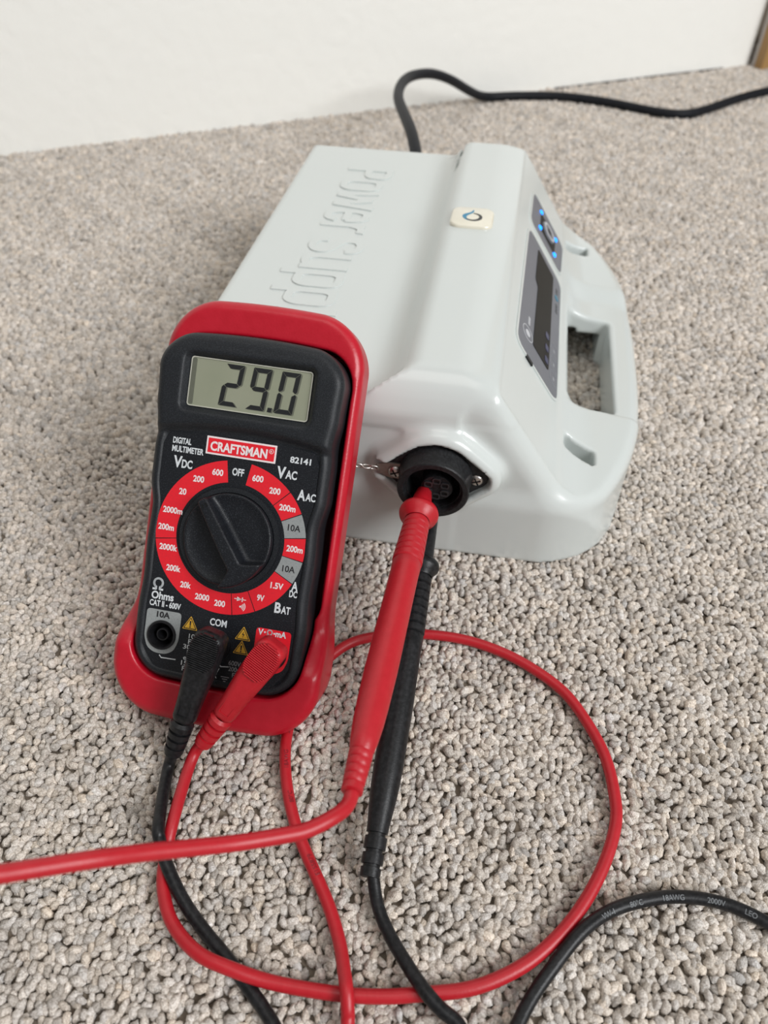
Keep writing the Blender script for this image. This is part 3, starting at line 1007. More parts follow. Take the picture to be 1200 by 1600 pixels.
def plate_with_holes(outline, holes, z0, z1):
    loops = [np.asarray(outline)] + [circle(x, y, r, 30) for x, y, r in holes]
    pts, edges = [], []
    for lp_ in loops:
        b0 = len(pts)
        pts += [Vector((float(p[0]), float(p[1]))) for p in lp_]
        edges += [(b0 + k, b0 + (k + 1) % len(lp_)) for k in range(len(lp_))]
    vs, es, fs, *_ = delaunay_2d_cdt(pts, edges, [], 1, 1e-7)
    V = np.array([(v[0], v[1]) for v in vs])
    F = []
    for t in fs:
        c = V[list(t)].mean(0)
        if all(math.hypot(c[0] - x, c[1] - y) > r * 0.985 for x, y, r in holes):
            F.append(tuple(t))
    n = len(V)
    VV = np.vstack([np.c_[V, np.full(n, z1)]])
    k = len(VV)
    m = len(outline)
    side_v = np.vstack([np.c_[outline, np.full(m, z1)], np.c_[outline, np.full(m, z0)]])
    F += [(k + i, k + m + i, k + m + (i + 1) % m, k + (i + 1) % m) for i in range(m)]
    return np.vstack([VV, side_v]), F


lp = m_obj('face_label', plate_with_holes(outl, [(jx, -0.0437, 0.0056) for jx in (-0.0231, 0.0, 0.0231)], -0.0010, 0.0), MT['black_label'], body, smooth=False)

# display
lc = m_obj('display', prism(rrect(0, 0.0594, 0.0491, 0.0194, 0.0012), -0.0014, -0.0006), MT['lcd'], body, smooth=False)
lc['label'] = 'grey-green liquid crystal display reading 29.0'
m_obj('display_edge', frame2(rrect(0, 0.0594, 0.0491, 0.0194, 0.0012), rrect(0, 0.0594, 0.0483, 0.0186, 0.0010), -0.0010, -0.0002), MT['lens_edge'], lc, smooth=False)
m_obj('display_edge', prism(rrect(-0.0232, 0.0594, 0.0018, 0.0180, 0.0006), -0.0010, -0.00035), MT['segment_shadow'], lc, smooth=False)
SEG = {'2': 'abged', '9': 'abcdfg', '0': 'abcdef'}


def seven(ch, cx, cy, w, h, slant):
    t, g = 0.00170, 0.00014
    x0, x1, y0, y1 = -w / 2, w / 2, -h / 2, h / 2
    P = {
        'a': [(x0 + g, y1), (x1 - g, y1), (x1 - t - g, y1 - t), (x0 + t + g, y1 - t)],
        'd': [(x0 + g, y0), (x0 + t + g, y0 + t), (x1 - t - g, y0 + t), (x1 - g, y0)],
        'f': [(x0, y1 - g), (x0 + t, y1 - t - g), (x0 + t, 0.5 * t + g), (x0 + 0.3 * t, g), (x0, 0.5 * t)],
        'b': [(x1, y1 - g), (x1, 0.5 * t), (x1 - 0.3 * t, g), (x1 - t, 0.5 * t + g), (x1 - t, y1 - t - g)],
        'e': [(x0, y0 + g), (x0, -0.5 * t), (x0 + 0.3 * t, -g), (x0 + t, -0.5 * t - g), (x0 + t, y0 + t + g)],
        'c': [(x1, y0 + g), (x1 - t, y0 + t + g), (x1 - t, -0.5 * t - g), (x1 - 0.3 * t, -g), (x1, -0.5 * t)],
        'g': [(x0 + 0.4 * t + g, 0), (x0 + t + g, 0.5 * t), (x1 - t - g, 0.5 * t), (x1 - 0.4 * t - g, 0), (x1 - t - g, -0.5 * t), (x0 + t + g, -0.5 * t)],
    }
    out = []
    for s in SEG[ch]:
        q = np.array(P[s])
        q[:, 0] += q[:, 1] * slant
        out.append(q + np.array([cx, cy]))
    return out


segs = []
for ch, cx in (('2', -0.0073), ('9', 0.0038), ('0', 0.0152)):
    segs += seven(ch, cx, 0.0597, 0.0074, 0.0163, 0.105)
dot = np.array([(0.0081, 0.0515), (0.0097, 0.0515), (0.0099, 0.0532), (0.0083, 0.0532)])
for q in segs:
    m_obj('digit_segment', prism(q, -0.0006, -0.00040), MT['segment'], lc, smooth=False)
m_obj('decimal_point', prism(dot, -0.0006, -0.00040), MT['segment'], lc, smooth=False)
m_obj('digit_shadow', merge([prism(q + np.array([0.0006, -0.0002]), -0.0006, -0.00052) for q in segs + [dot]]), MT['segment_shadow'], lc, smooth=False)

# range ring
RI, RO = 0.0222, 0.0308
zr0, zr1 = -0.0003, 0.00008
GAPD = 0.35
ringsegs = [(99, 189, 'red_print'), (189, 279, 'red_print'), (279, 297, 'red_print'), (297, 333, 'red_print'), (333, 351, 'grey_print'), (351, 369, 'red_print'), (369, 387, 'grey_print'), (387, 405, 'red_print'), (405, 441, 'red_print')]
for a0, a1, mm in ringsegs:
    m_obj('range_segment', prism(sector(RI, RO, a0 + GAPD, a1 - GAPD, max(6, int((a1 - a0) / 4))), zr0, zr1), MT[mm], lp, smooth=False)
zt = 0.00018
white, pale, dark = [], [], []
rm = 0.0266
for lb, ang in (('600', 108), ('200', 126), ('20', 144), ('2000m', 163), ('200m', 179), ('2000k', 197), ('200k', 216), ('20k', 234), ('2000', 252), ('200', 268.5), ('9V', 306), ('1.5V', 324), ('200m', 0), ('200m', 36), ('200', 54), ('600', 72)):
    r_ = rm - (0.0008 if len(lb) > 4 else 0)
    pale.append((lb, 0.00245, r_ * math.cos(math.radians(ang)), r_ * math.sin(math.radians(ang)), dict(width=0.00150 * len(lb) - (0.0008 if '.' in lb else 0) + (0.0006 if 'm' in lb else 0), bold=0.032)))
for ang in (18, -18):
    dark.append(('10A', 0.0026, rm * math.cos(math.radians(ang)), rm * math.sin(math.radians(ang)), dict(width=0.0051, bold=0.012)))
white += [
    ('DIGITAL', 0.0024, -0.0280, 0.0355, dict(width=0.0076, align='L', bold=0.032)),
    ('MULTIMETER', 0.0024, -0.0280, 0.0322, dict(width=0.0130, align='L', bold=0.032)),
    ('82141', 0.0024, 0.0242, 0.0347, dict(width=0.0084, bold=0.032)),
    ('V', 0.0046, -0.0250, 0.0272, dict(width=0.0036, bold=0.032)), ('DC', 0.0033, -0.0211, 0.0266, dict(width=0.0044, bold=0.032)),
    ('V', 0.0046, 0.0172, 0.0292, dict(width=0.0036, bold=0.032)), ('AC', 0.0033, 0.0213, 0.0287, dict(width=0.0046, bold=0.032)),
    ('A', 0.0042, 0.0264, 0.0216, dict(width=0.0032, bold=0.032)), ('AC', 0.0030, 0.0301, 0.0211, dict(width=0.0040, bold=0.032)),
    ('OFF', 0.0029, 0.0, 0.0266, dict(width=0.0048, bold=0.032)),
    ('A', 0.0036, 0.0287, -0.0146, dict(width=0.0026, bold=0.032)), ('DC', 0.0027, 0.0285, -0.0178, dict(width=0.0032, bold=0.032)),
    ('B', 0.0042, 0.0231, -0.0242, dict(width=0.0026, bold=0.032)), ('AT', 0.0030, 0.0264, -0.0248, dict(width=0.0038, bold=0.032)),
    ('Ohms', 0.0031, -0.0246, -0.0276, dict(width=0.0094, bold=0.032)),
    ('CAT II - 600V', 0.0024, -0.0231, -0.0309, dict(width=0.0132, bold=0.032)),
    ('COM', 0.0029, -0.0002, -0.0345, dict(width=0.0070, bold=0.025)),
    ('V', 0.0025, 0.0175, -0.0350, dict(width=0.0022, bold=0.03)), ('mA', 0.0025, 0.0258, -0.0348, dict(width=0.0044, bold=0.03)),
]
dim = []
for k, s in enumerate(('10A', 'For', '30 sec', 'MAX', 'every', '15 min', 'FUSED')):
    dim.append((s, 0.0020, -0.0093, -0.0420 - 0.00228 * k, dict(width=0.00125 * len(s) + 0.0010, bold=0.012)))
for k, s in enumerate(('600V', 'MAX')):
    dim.append((s, 0.0020, -0.0002, -0.0540 - 0.0023 * k, dict(width=0.00145 * len(s), bold=0.012)))
dim2 = []
for k, s in enumerate(('600V MAX', '200mA', 'FUSED')):
    dim2.append((s, 0.0020, (0.0116, 0.0098, 0.0116)[k], -0.0499 - 0.0024 * k, dict(width=0.00138 * len(s), bold=0.012)))
dark.append(('10A', 0.0024, -0.0233, -0.0353, dict(width=0.0056, bold=0.032)))


def omega(cx, cy, h, w):
    a = np.radians(np.linspace(-62, 242, 26))
    r = h * 0.40
    P = [(cx + r * 0.98 * math.cos(t), cy + h * 0.08 + r * math.sin(t)) for t in a]
    P = [(cx + r * 1.1, cy - h * 0.47), (cx + r * 0.46, cy - h * 0.47)] + P + [(cx - r * 0.46, cy - h * 0.47), (cx - r * 1.1, cy - h * 0.47)]
    out = []
    for i in range(len(P) - 1):
        p, q = np.array(P[i]), np.array(P[i + 1])
        d = (q - p) / max(np.linalg.norm(q - p), 1e-9)
        nn = np.array([-d[1], d[0]]) * w / 2
        p, q = p - d * w * 0.25, q + d * w * 0.25
        out.append(prism([p + nn, q + nn, q - nn, p - nn], 0.0, zt))
    return out


for items, nm, mm in ((white, 'printed_lettering', 'white_print'), (pale, 'range_number', 'pink_print'), (dark, 'plate_number', 'black_print'), (dim, 'rating_text', 'white_print'), (dim2, 'rating_text', 'print_dim')):
    for it in items:
        m_obj(nm, join_texts([it], zt), MT[mm], lp, smooth=False)
dots = [prism(circle(x, -0.0350, 0.00038, 10), 0, zt) for x in (0.0192, 0.0231)]
for q in (omega(-0.0270, -0.0231, 0.0046, 0.0008), omega(0.0212, -0.0350, 0.0024, 0.00045) + dots):
    m_obj('ohm_symbol', merge(q), MT['white_print'], lp, smooth=False)
sym = []
# lead lines beside the sockets
sym.append(line2([(-0.0231, -0.0520), (-0.0222, -0.0530), (-0.0160, -0.0528)], 0.0004, 0, zt))
sym.append(line2([(0.0010, -0.0500), (0.0030, -0.0522), (0.0062, -0.0518)], 0.0004, 0, zt))
for q in sym:
    m_obj('lead_line', q, MT['white_print'], lp, smooth=False)
gs = [line2([(0.0036, -0.0562), (0.0070, -0.0562)], 0.0003, 0, zt), line2([(0.0042, -0.0571), (0.0064, -0.0571)], 0.0003, 0, zt), line2([(0.0048, -0.0580), (0.0058, -0.0580)], 0.0003, 0, zt)]
m_obj('earth_symbol', merge(gs), MT['print_dim'], lp, smooth=False)
# diode and buzzer marks on the ring
c_, s_ = rm * math.cos(math.radians(288)), rm * math.sin(math.radians(288))
dm = [prism([(c_ - 0.0021, s_ + 0.0026), (c_ - 0.0001, s_ + 0.0017), (c_ - 0.0021, s_ + 0.0008)], 0, zt), line2([(c_ + 0.0001, s_ + 0.0026), (c_ + 0.0001, s_ + 0.0008)], 0.0004, 0, zt), line2([(c_ - 0.0032, s_ + 0.0017), (c_ + 0.0016, s_ + 0.0017)], 0.0003, 0, zt), prism(circle(c_ - 0.0004, s_ - 0.0012, 0.0004, 10), 0, zt)]
for r in (0.0010, 0.0016, 0.0022):
    A = np.radians(np.linspace(-45, 45, 8))
    dm.append(line2(np.c_[c_ - 0.0006 + r * np.cos(A), s_ - 0.0012 + r * np.sin(A)], 0.0003, 0, zt))
m_obj('diode_symbol', merge(dm), MT['pink_print'], lp, smooth=False)
# brand plate
m_obj('brand_border', prism(rrect(0, 0.0355, 0.0285, 0.0071, 0.0002), -0.0003, 0.00008), MT['pink_print'], lp, smooth=False)
m_obj('brand_plate', prism(rrect(0, 0.0355, 0.0271, 0.0057, 0.0002), -0.0003, 0.00016), MT['red_print'], lp, smooth=False)
v1 = text_mesh('CRAFTSMAN', 0.0036, -0.0009, 0.0354, width=0.0232, bold=0.035, z=0.00026)
v2 = text_mesh('R', 0.0009, 0.0122, 0.0365, bold=0.01, z=0.00026)
m_obj('brand_lettering', merge([v1, v2, annulus(0.0122, 0.0365, 0.00075, 0.00092, 0.0001, 0.00026, 20)]), MT['pink_print'], lp, smooth=False)
# warning triangles
for (tx, ty, kind) in ((-0.0117, -0.0374, 'x'), (0.0105, -0.0378, 'b'), (0.0104, -0.0436, 'x')):
    tri = lambda s: cham([(tx, ty + 0.0036 * s), (tx - 0.0033 * s, ty - 0.0021 * s), (tx + 0.0033 * s, ty - 0.0021 * s)], 0.0006 * s)
    wt = m_obj('warning_triangle', prism(tri(1.0), -0.0003, 0.00006), MT['yellow_print'], lp, smooth=False)
    m_obj('triangle_border', frame2(tri(0.86), tri(0.72), 0.0, 0.00014), MT['black_print'], wt, smooth=False)
    if kind == 'x':
        mk = [prism([(tx - 0.00035, ty + 0.0015), (tx + 0.00035, ty + 0.0015), (tx + 0.0002, ty - 0.0005), (tx - 0.0002, ty - 0.0005)], 0, 0.00014), prism(circle(tx, ty - 0.0010, 0.0003, 10), 0, 0.00014)]
    else:
        mk = [prism([(tx + 0.0002, ty + 0.0016), (tx - 0.0005, ty + 0.0001), (tx + 0.0001, ty + 0.0001), (tx - 0.0002, ty - 0.0013), (tx + 0.0006, ty + 0.0004), (tx, ty + 0.0004)], 0, 0.00014)]
    m_obj('triangle_mark', merge(mk), MT['black_print'], wt, smooth=False)
# socket plates and sockets
JY = -0.0437


def hole_plate(outline, jx, r):
    """plate with a round hole: ring of quads between outline and circle"""
    c = np.array([jx, JY])
    a = np.arctan2(outline[:, 1] - c[1], outline[:, 0] - c[0])
    inner = np.c_[c[0] + r * np.cos(a), c[1] + r * np.sin(a)]
    return frame2(outline, inner, -0.0003, 0.0001)


gp = np.array(list(rrect(-0.0231, -0.0424, 0.0146, 0.0180, 0.0022, 8)))
gp = cham([(-0.0304, -0.0335), (-0.0304, -0.0450), (-0.0288, -0.0495), (-0.0255, -0.0514), (-0.0207, -0.0514), (-0.0174, -0.0495), (-0.0158, -0.0450), (-0.0158, -0.0335)], 0.0016, 6)
m_obj('socket_plate', hole_plate(gp, -0.0231, 0.0060), MT['grey_print'], lp, smooth=False)
rp = cham([(0.0156, -0.0335), (0.0156, -0.0450), (0.0172, -0.0495), (0.0205, -0.0514), (0.0253, -0.0514), (0.0284, -0.0495), (0.0300, -0.0450), (0.0300, -0.0335)], 0.0016, 6)
m_obj('socket_plate', hole_plate(rp, 0.0231, 0.0060), MT['red_print'], lp, smooth=False)
for jx in (-0.0231, 0.0, 0.0231):
    pr = [(-0.010, 0.0060), (0.0004, 0.0061), (0.0009, 0.0059), (0.0009, 0.0052), (0.0002, 0.0048), (-0.0095, 0.0045), (-0.0095, 0.0027), (-0.0012, 0.0027), (-0.0007, 0.0025), (-0.0007, 0.0020), (-0.0012, 0.0018), (-0.0095, 0.0018), (-0.0095, 0.0)]
    m_obj('socket', lathe(pr, (jx, JY, 0), (0, 0, 1), 36), MT['black_gloss'], angle=35)


# rotary knob: heightfield SDF with a pointer bar at 126 degrees
KA = math.radians(126)


def knob(x, y, z):
    u = x * math.cos(KA) + y * math.sin(KA)
    v = -x * math.sin(KA) + y * math.cos(KA)
    r = np.hypot(x, y)
    disc = rmax(r - 0.0181, z - 0.0118, 0.0016)
    # bar half width grows towards the tail and flares into the rim there
    hw = 0.0021 + 0.0009 * np.clip((0.017 - u) / 0.03, 0, 1) + 0.013 * np.clip((-u - 0.0108) / 0.0065, 0, 1) ** 1.4
    bowl = 0.0030 + 0.0025 * np.clip(u / -0.018, -0.3, 1) + 22.0 * np.maximum(r - 0.0125, 0) ** 2 * 2.0
    cut = rmax(hw - np.abs(v), bowl - z, 0.0022)
    f = rmax(disc, -cut, 0.0012)
    top = z - (0.0118 - 0.0025 * np.clip(u / 0.018, -1, 1) - 0.0008)
    f = rmax(f, top, 0.0008)
    return np.maximum(f, -0.0005 - z)


V, Q = sdf_mesh(knob, (-0.020, -0.020, -0.002), (0.020, 0.020, 0.014), 0.00045)
kb = m_obj('rotary_knob', (V, Q), MT['black_label'])
kb['label'] = 'black rotary range knob with a raised pointer bar'
m_obj('knob_collar', annulus(0, 0, 0.0184, 0.0203, -0.0004, 0.0016, 72), MT['black_shell'], kb, angle=30)
u_, v_ = np.array([math.cos(KA), math.sin(KA)]), np.array([-math.sin(KA), math.cos(KA)])
m_obj('pointer_mark', merge([prism([u_ * a_ + v_ * b_ for a_, b_ in ((0.0122, -0.0006 + o_), (0.0122, 0.0 + o_), (0.0160, 0.0 + o_), (0.0160, -0.0006 + o_))], 0.0074, 0.0090) for o_ in (-0.0006, 0.0010)]), MT['hole'], kb, smooth=False)


# ------------------------------------------------------------------ test leads
class Lead:
    def __init__(self, name, loc, label, material):
        self.loc = np.array(loc, float)
        self.root = empty(name, loc, label, 'test lead')
        self.m = material

    def add(self, name, vf, m=None, parent=None, **k):
        return mesh_obj(name, np.asarray(vf[0]) - self.loc, vf[1], m or self.m, parent or self.root, **k)


def plug(lead, jx, head, tail, text_side):
    """right-angle banana plug, in meter coordinates"""
    head, tail = np.array(head, float), np.array(tail, float)
    d = tail - head
    L = np.linalg.norm(d)
    d /= L
    w = np.array([-d[1], d[0]])
    za = 0.0138

    def fn(x, y, z):
        s = (x - head[0]) * d[0] + (y - head[1]) * d[1]
        t = (x - head[0]) * w[0] + (y - head[1]) * w[1]
        k = np.clip(s / L, 0, 1)
        hw = 0.0060 - 0.0014 * sstep(0.1, 0.9, k)
        hz = 0.0058 - 0.0012 * sstep(0.1, 0.9, k)
        q = rbox2(t, z - za + 0.0010 * k, hw, hz, 0.0036)
        b = rmax(q, np.maximum(-0.0078 - s, s - L), 0.0036)
        st = np.maximum(np.hypot(x - jx, y - JY) - 0.0052, np.maximum(0.0006 - z, z - za))
        return smin(b, st, 0.002)
    lo = np.minimum(head, tail) - 0.011
    hi = np.maximum(head, tail) + 0.011
    V, Q = sdf_mesh(fn, (lo[0], lo[1], -0.001), (hi[0], hi[1], 0.023), 0.00075)
    pb = lead.add('plug_body', (m_world_arr(V), Q))
    # ribbed thumb pad
    ribs = []
    for s in np.arange(-0.0072, 0.0080, 0.00080):
        q = (s - 0.0002) / 0.0077
        hl = 0.0056 * max(0.0, 1 - abs(q) ** 2.6) ** 0.45
        c = head + d * s
        if hl < 0.001:
            continue
        ribs.append(prism([c + w * hl - d * 0.00026, c + w * hl + d * 0.00026, c - w * hl + d * 0.00026, c - w * hl - d * 0.00026], 0.0186, 0.0204, 0.0002))
    v, f = merge(ribs)
    lead.add('grip_ribs', (m_world_arr(v), f), parent=pb, smooth=False)
    # raised frame of the moulded name panel
    c = head + d * (L * 0.66)
    ang = math.atan2(d[1], d[0])
    def place(P):
        return np.c_[c[0] + P[:, 0] * d[0] + P[:, 1] * w[0], c[1] + P[:, 0] * d[1] + P[:, 1] * w[1]]
    v, f = frame2(place(rrect(0, 0, 0.0130, 0.0046, 0.0004, 2)), place(rrect(0, 0, 0.0124, 0.0040, 0.0003, 2)), 0.0160, 0.01785)
    lead.add('moulded_frame', (m_world_arr(v), f), parent=pb, smooth=False)
    marks = [prism(place(rrect(-0.0045 + 0.0016 * k, 0.0002, 0.0010, 0.0018, 0.0002, 2)), 0.0160, 0.01775) for k in range(6)]
    v, f = merge(marks)
    lead.add('moulded_mark', (m_world_arr(v), f), parent=pb, smooth=False)
    # strain relief: collars with gaps
    end = np.array([*tail, za - 0.001])
    ax = np.array([*d, -0.10])
    pr = [(-0.001, 0.0036)]
    for k in range(4):
        s0 = 0.0002 + k * 0.0034
        r = 0.0047 - 0.00025 * k
        pr += [(s0, r), (s0 + 0.0022, r - 0.0001), (s0 + 0.0023, 0.0034), (s0 + 0.0033, 0.0034)]
    pr += [(0.0140, 0.0034), (0.0142, 0.0)]
    v, f = lathe(pr, end, ax, 20)
    lead.add('strain_relief', (m_world_arr(v), f), parent=pb, angle=35)
    axn = ax / np.linalg.norm(ax)
    return m_world(end + axn * 0.012), m_world(end + axn * 0.022)


def m_world_arr(V):
    return M_O + (np.asarray(V) * MS) @ M_R.T


def probe(lead, p0, p1, prof, flange):
    p0, p1 = np.array(p0), np.array(p1)
    v, f = lathe(prof, p0, p1 - p0, 40)
    h = lead.add('probe_handle', (v, f), angle=50)
    v, f = lathe(flange, p0, p1 - p0, 40)
    lead.add('finger_guard', (v, f), parent=h, angle=60)
    ax = (p1 - p0) / np.linalg.norm(p1 - p0)
    v, f = lathe([(-0.006, 0.0), (-0.0055, 0.0007), (-0.004, 0.0010), (0.002, 0.0010)], p0, ax, 14)
    lead.add('probe_tip', (v, f), MT['steel'], parent=h)
    return ax


def ribbed(s0, s1, n, r0, r1, depth):
    out = []
    for k in range(n):
        a = s0 + (s1 - s0) * k / n
        b = s0 + (s1 - s0) * (k + 1) / n
        ra = r0 + (r1 - r0) * k / n
        out += [(a, ra - depth), (a + (b - a) * 0.12, ra), (a + (b - a) * 0.80, ra), (b - (b - a) * 0.06, ra - depth)]
    return out


def text_on_cable(lead, path, s, start, cap, radius, phi, m, flip=False):
    """wrap text round a cable: start = fraction of arc length, phi = angle from straight up"""
    P = np.asarray(path)
    ds = np.r_[0, np.cumsum(np.linalg.norm(np.diff(P, axis=0), axis=1))]
    v, f = text_mesh(s, cap, 0, 0, align='L', bold=0.01)
    if not len(v):
        return
    sg = -1 if flip else 1
    arc = ds[-1] * start + sg * v[:, 0]
    T = np.gradient(P, axis=0)
    T /= np.linalg.norm(T, axis=1)[:, None]
    pos = np.stack([np.interp(arc, ds, P[:, k]) for k in range(3)], 1)
    tan = np.stack([np.interp(arc, ds, T[:, k]) for k in range(3)], 1)
    tan /= np.linalg.norm(tan, axis=1)[:, None]
    up = np.array([0, 0, 1.0])
    left = np.cross(up, tan)
    left /= np.linalg.norm(left, axis=1)[:, None]
    upn = np.cross(tan, left)
    an = sg * v[:, 1] / radius + phi
    r = radius * 1.075
    out = pos + r * (np.cos(an)[:, None] * upn + np.sin(an)[:, None] * left)
    lead.add('cable_print', (out, f), m, smooth=False)


WR = 0.00215                                   # cable radius

# ---- red lead
red = Lead('red_test_lead', (-0.0653, 0.12, 0.0), 'red test lead looped on the carpet, plug in the meter and probe in the connector', MT['red_rubber'])
e0, e1 = plug(red, 0.0231, (0.0242, -0.0410), (0.0098, -0.0679), 1)
rprof = [(-0.0005, 0.0), (-0.0005, 0.0026), (0.0003, 0.0032), (0.0103, 0.0047), (0.0170, 0.0050)]
rprof += ribbed(0.0205, 0.0445, 7, 0.0053, 0.0059, 0.0006)
rprof += [(0.0450, 0.0056), (0.0500, 0.0054), (0.0640, 0.0054), (0.0825, 0.0055), (0.0960, 0.0055), (0.1090, 0.0052), (0.1161, 0.0049), (0.1225, 0.0043), (0.1260, 0.0037)]
rprof += ribbed(0.1265, 0.1370, 4, 0.0037, 0.0032, 0.0004)
rprof += [(0.1375, 0.0032), (0.1392, 0.0032), (0.1396, 0.0024), (0.1396, 0.0)]
rp0, rp1 = np.array([0.0169, 0.2291, 0.0472]), np.array([-0.0082, 0.0926, 0.0601])
ax = probe(red, rp0, rp1, rprof, [(0.0118, 0.0048), (0.0126, 0.0066), (0.0138, 0.0079), (0.0152, 0.0082), (0.0166, 0.0078), (0.0180, 0.0062), (0.0200, 0.0052)])
rpath = [e0, e1, (-0.0718, 0.1042, 0.0070), (-0.0727, 0.0950, 0.0034), (-0.0719, 0.0858, 0.0035), (-0.0666, 0.0742, 0.0050), (-0.0565, 0.0647, 0.0078), (-0.046, 0.0605, 0.0078), (-0.0314, 0.0573, 0.0040), (-0.0117, 0.0548, 0.0035), (0.0019, 0.0543, 0.0035), (0.0136, 0.0551, 0.0035), (0.0283, 0.0566, 0.0035), (0.0415, 0.0612, 0.0035), (0.0522, 0.0674, 0.0035), (0.0641, 0.0777, 0.0035), (0.0751, 0.0917, 0.0035), (0.0829, 0.1068, 0.0035), (0.0848, 0.1184, 0.0035), (0.0842, 0.1332, 0.0035), (0.0795, 0.1477, 0.0035), (0.0728, 0.1603, 0.0035), (0.0613, 0.1711, 0.0035), (0.0489, 0.179, 0.0035), (0.0332, 0.1849, 0.0035), (0.0143, 0.1872, 0.0035), (0.0007, 0.186, 0.0035), (-0.0101, 0.1835, 0.0035), (-0.018, 0.1786, 0.0035), (-0.0254, 0.1701, 0.0035), (-0.0322, 0.1573, 0.0035), (-0.0355, 0.1446, 0.0035), (-0.0359, 0.1315, 0.0035), (-0.0333, 0.1168, 0.0035), (-0.0286, 0.1032, 0.0035), (-0.0226, 0.0915, 0.0035), (-0.0168, 0.0806, 0.0035), (-0.0124, 0.0693, 0.0040), (-0.0103, 0.0599, 0.0068), (-0.0094, 0.0553, 0.0082), (-0.0089, 0.0507, 0.0068), (-0.0088, 0.0456, 0.0040)]
n_vis = len(rpath)
rpath += [(-0.010, 0.020, 0.0035), (-0.025, -0.010, 0.0045), (-0.060, -0.030, 0.013), (-0.110, -0.025, 0.040), (-0.145, 0.010, 0.075), (-0.138, 0.040, 0.096)]
rpath += [(-0.0912, 0.0543, 0.0996), (-0.0819, 0.0568, 0.0979), (-0.073, 0.06, 0.094), (-0.0649, 0.063, 0.09), (-0.0569, 0.0667, 0.0837), (-0.0467, 0.0707, 0.0765), (-0.0369, 0.0743, 0.0703), (-0.026, 0.0777, 0.0666), (-0.0195, 0.080, 0.0647), (-0.0129, 0.0842, 0.0631), tuple(rp1 + ax * 0.0035), tuple(rp1 - ax * 0.004)]
rp_s = spline(rpath, 10)
red.add('cable', tube(rp_s, WR, 16))
ds = np.r_[0, np.cumsum(np.linalg.norm(np.diff(rp_s, axis=0), axis=1))]


def frac(path, ref):
    d_ = np.linalg.norm(np.asarray(path) - np.array(ref), axis=1)
    l_ = np.r_[0, np.cumsum(np.linalg.norm(np.diff(path, axis=0), axis=1))]
    return l_[int(np.argmin(d_))] / l_[-1]


text_on_cable(red, rp_s, '80°C', frac(rp_s, (-0.0318, 0.1125, 0.0035)), 0.0016, WR, 0.35, MT['cable_dark'], flip=True)
text_on_cable(red, rp_s, '18AWG', frac(rp_s, (-0.0350, 0.1262, 0.0035)), 0.0016, WR, 0.25, MT['cable_dark'], flip=True)
text_on_cable(red, rp_s, '2000V', frac(rp_s, (-0.0359, 0.1400, 0.0035)), 0.0016, WR, 0.25, MT['cable_dark'], flip=True)
text_on_cable(red, rp_s, 'E155879', frac(rp_s, (-0.0205, 0.0880, 0.0035)), 0.0016, WR, 0.25, MT['cable_dark'], flip=True)

# ---- black lead
blk = Lead('black_test_lead', (-0.0725, 0.12, 0.0), 'black test lead, plug in the middle meter socket, probe under the red probe', MT['black_rubber'])
e0, e1 = plug(blk, 0.0, (0.0013, -0.0415), (-0.0053, -0.0729), 1)
bprof = [(-0.0005, 0.0), (-0.0005, 0.0024), (0.0003, 0.0030), (0.0254, 0.0039)]
bprof += ribbed(0.0350, 0.0600, 7, 0.0047, 0.0053, 0.0006)
bprof += [(0.0605, 0.0051), (0.0660, 0.0050), (0.0880, 0.0054), (0.1113, 0.0053), (0.1200, 0.0049), (0.1244, 0.0045), (0.1310, 0.0038)]
bprof += [(0.1330, 0.0037), (0.1331, 0.0030), (0.1342, 0.0030), (0.1343, 0.0038), (0.1382, 0.0038), (0.1383, 0.0029), (0.1394, 0.0029), (0.1395, 0.0037), (0.1428, 0.0037), (0.1429, 0.0029), (0.1438, 0.0029), (0.1439, 0.0035), (0.1468, 0.0034), (0.1469, 0.0)]
bp0, bp1 = np.array([0.0209, 0.2284, 0.0394]), np.array([-0.0031, 0.0876, 0.008])
ax = probe(blk, bp0, bp1, bprof, [(0.0262, 0.0040), (0.0272, 0.0056), (0.0284, 0.0067), (0.0298, 0.0070), (0.0312, 0.0067), (0.0326, 0.0055), (0.0345, 0.0046)])
bpath = [e0, e1, (-0.0758, 0.1030, 0.0095), (-0.0747, 0.0985, 0.0085), (-0.0718, 0.0921, 0.0076), (-0.0645, 0.0811, 0.0042), (-0.0555, 0.0716, 0.0030), (-0.0472, 0.0641, 0.0030), (-0.0391, 0.0559, 0.0030), (-0.0302, 0.0462, 0.0032), (-0.012, 0.022, 0.0032), (0.030, -0.012, 0.0034), (0.085, -0.022, 0.0034), (0.135, 0.000, 0.0034), (0.155, 0.035, 0.0034), (0.148, 0.058, 0.0034)]
bpath += [(0.1323, 0.071, 0.0036), (0.1258, 0.076, 0.0036), (0.1169, 0.0806, 0.0036), (0.1072, 0.0831, 0.0036), (0.0968, 0.0837, 0.0036), (0.0859, 0.0822, 0.0036), (0.0747, 0.0788, 0.0036), (0.0641, 0.0721, 0.0050), (0.0546, 0.063, 0.0040), (0.0465, 0.0543, 0.0036), (0.0408, 0.0461, 0.0036), (0.0360, 0.036, 0.0036), (0.0325, 0.030, 0.0038), (0.0285, 0.034, 0.0045), (0.0247, 0.046, 0.0060), (0.0190, 0.0502, 0.0074), (0.0143, 0.0547, 0.0082), (0.0088, 0.0624, 0.0062), (0.0028, 0.0723, 0.0042), (-0.0008, 0.0808, 0.0050), tuple(bp1 - ax * 0.004)]
bp_s = spline(bpath, 10)
blk.add('cable', tube(bp_s, WR, 16))
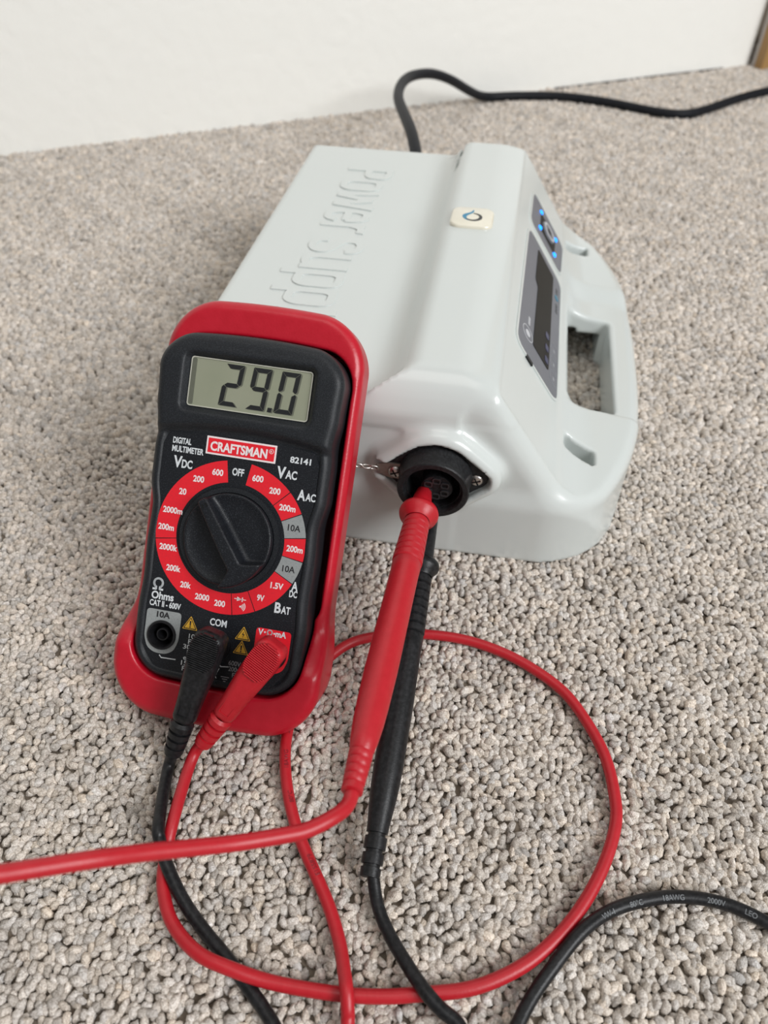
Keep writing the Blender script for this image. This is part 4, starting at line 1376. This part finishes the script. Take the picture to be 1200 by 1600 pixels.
for s, ref in (('LEO', (0.1228, 0.0778, 0.0036)), ('2000V', (0.1130, 0.0820, 0.0036)), ('18AWG', (0.0995, 0.0837, 0.0036)), ('80°C', (0.0862, 0.0823, 0.0036)), ('VW-1', (0.0760, 0.0795, 0.0036))):
    # path runs right to left here, letters read left to right with tops away from the camera
    st = frac(bp_s, ref)
    v, _ = text_mesh(s, 0.0016, align='L', bold=0.01)
    L = np.linalg.norm(np.diff(bp_s, axis=0), axis=1).sum()
    text_on_cable(blk, bp_s, s, st + v[:, 0].max() / L, 0.0016, WR, 0.35, MT['cable_white'], flip=True)

# ------------------------------------------------------------------ power cord
cpath = [(0.0215, 0.4995, 0.045), (0.0210, 0.522, 0.058), (0.0174, 0.5791, 0.0668), (0.0101, 0.6462, 0.0635), (0.0072, 0.6881, 0.0604), (0.0108, 0.7289, 0.0582), (0.0209, 0.7616, 0.0551), (0.0397, 0.7909, 0.0487), (0.0599, 0.8144, 0.0368), (0.0787, 0.8408, 0.0206), (0.0990, 0.866, 0.0065), (0.13, 0.8763, 0.0045), (0.171, 0.8779, 0.0045), (0.1973, 0.8728, 0.0045), (0.2287, 0.86, 0.0045), (0.258, 0.8417, 0.0045), (0.2812, 0.8294, 0.0045), (0.3038, 0.8283, 0.0045), (0.3318, 0.8464, 0.0045), (0.3674, 0.8754, 0.0045), (0.4112, 0.904, 0.0045), (0.47, 0.930, 0.0045), (0.56, 0.955, 0.0045)]
cl = np.array((0.0215, 0.4995, 0.0))
cord = empty('power_cable', cl, 'thick black power cable arching from the rear of the power supply along the wall', 'power cable')
mesh_obj('cable', *(lambda vf: (vf[0] - cl, vf[1]))(tube(spline(cpath, 10), 0.0043, 16)), MT['cord'], cord)
v, f = lathe([(-0.004, 0.0085), (0.003, 0.0085), (0.006, 0.0070), (0.016, 0.0058), (0.017, 0.0)], np.array([0.0215, 0.4995, 0.045]), (0.0, 1.0, 0.55), 24)
mesh_obj('strain_relief', v - cl, f, MT['cord'], cord, angle=40)
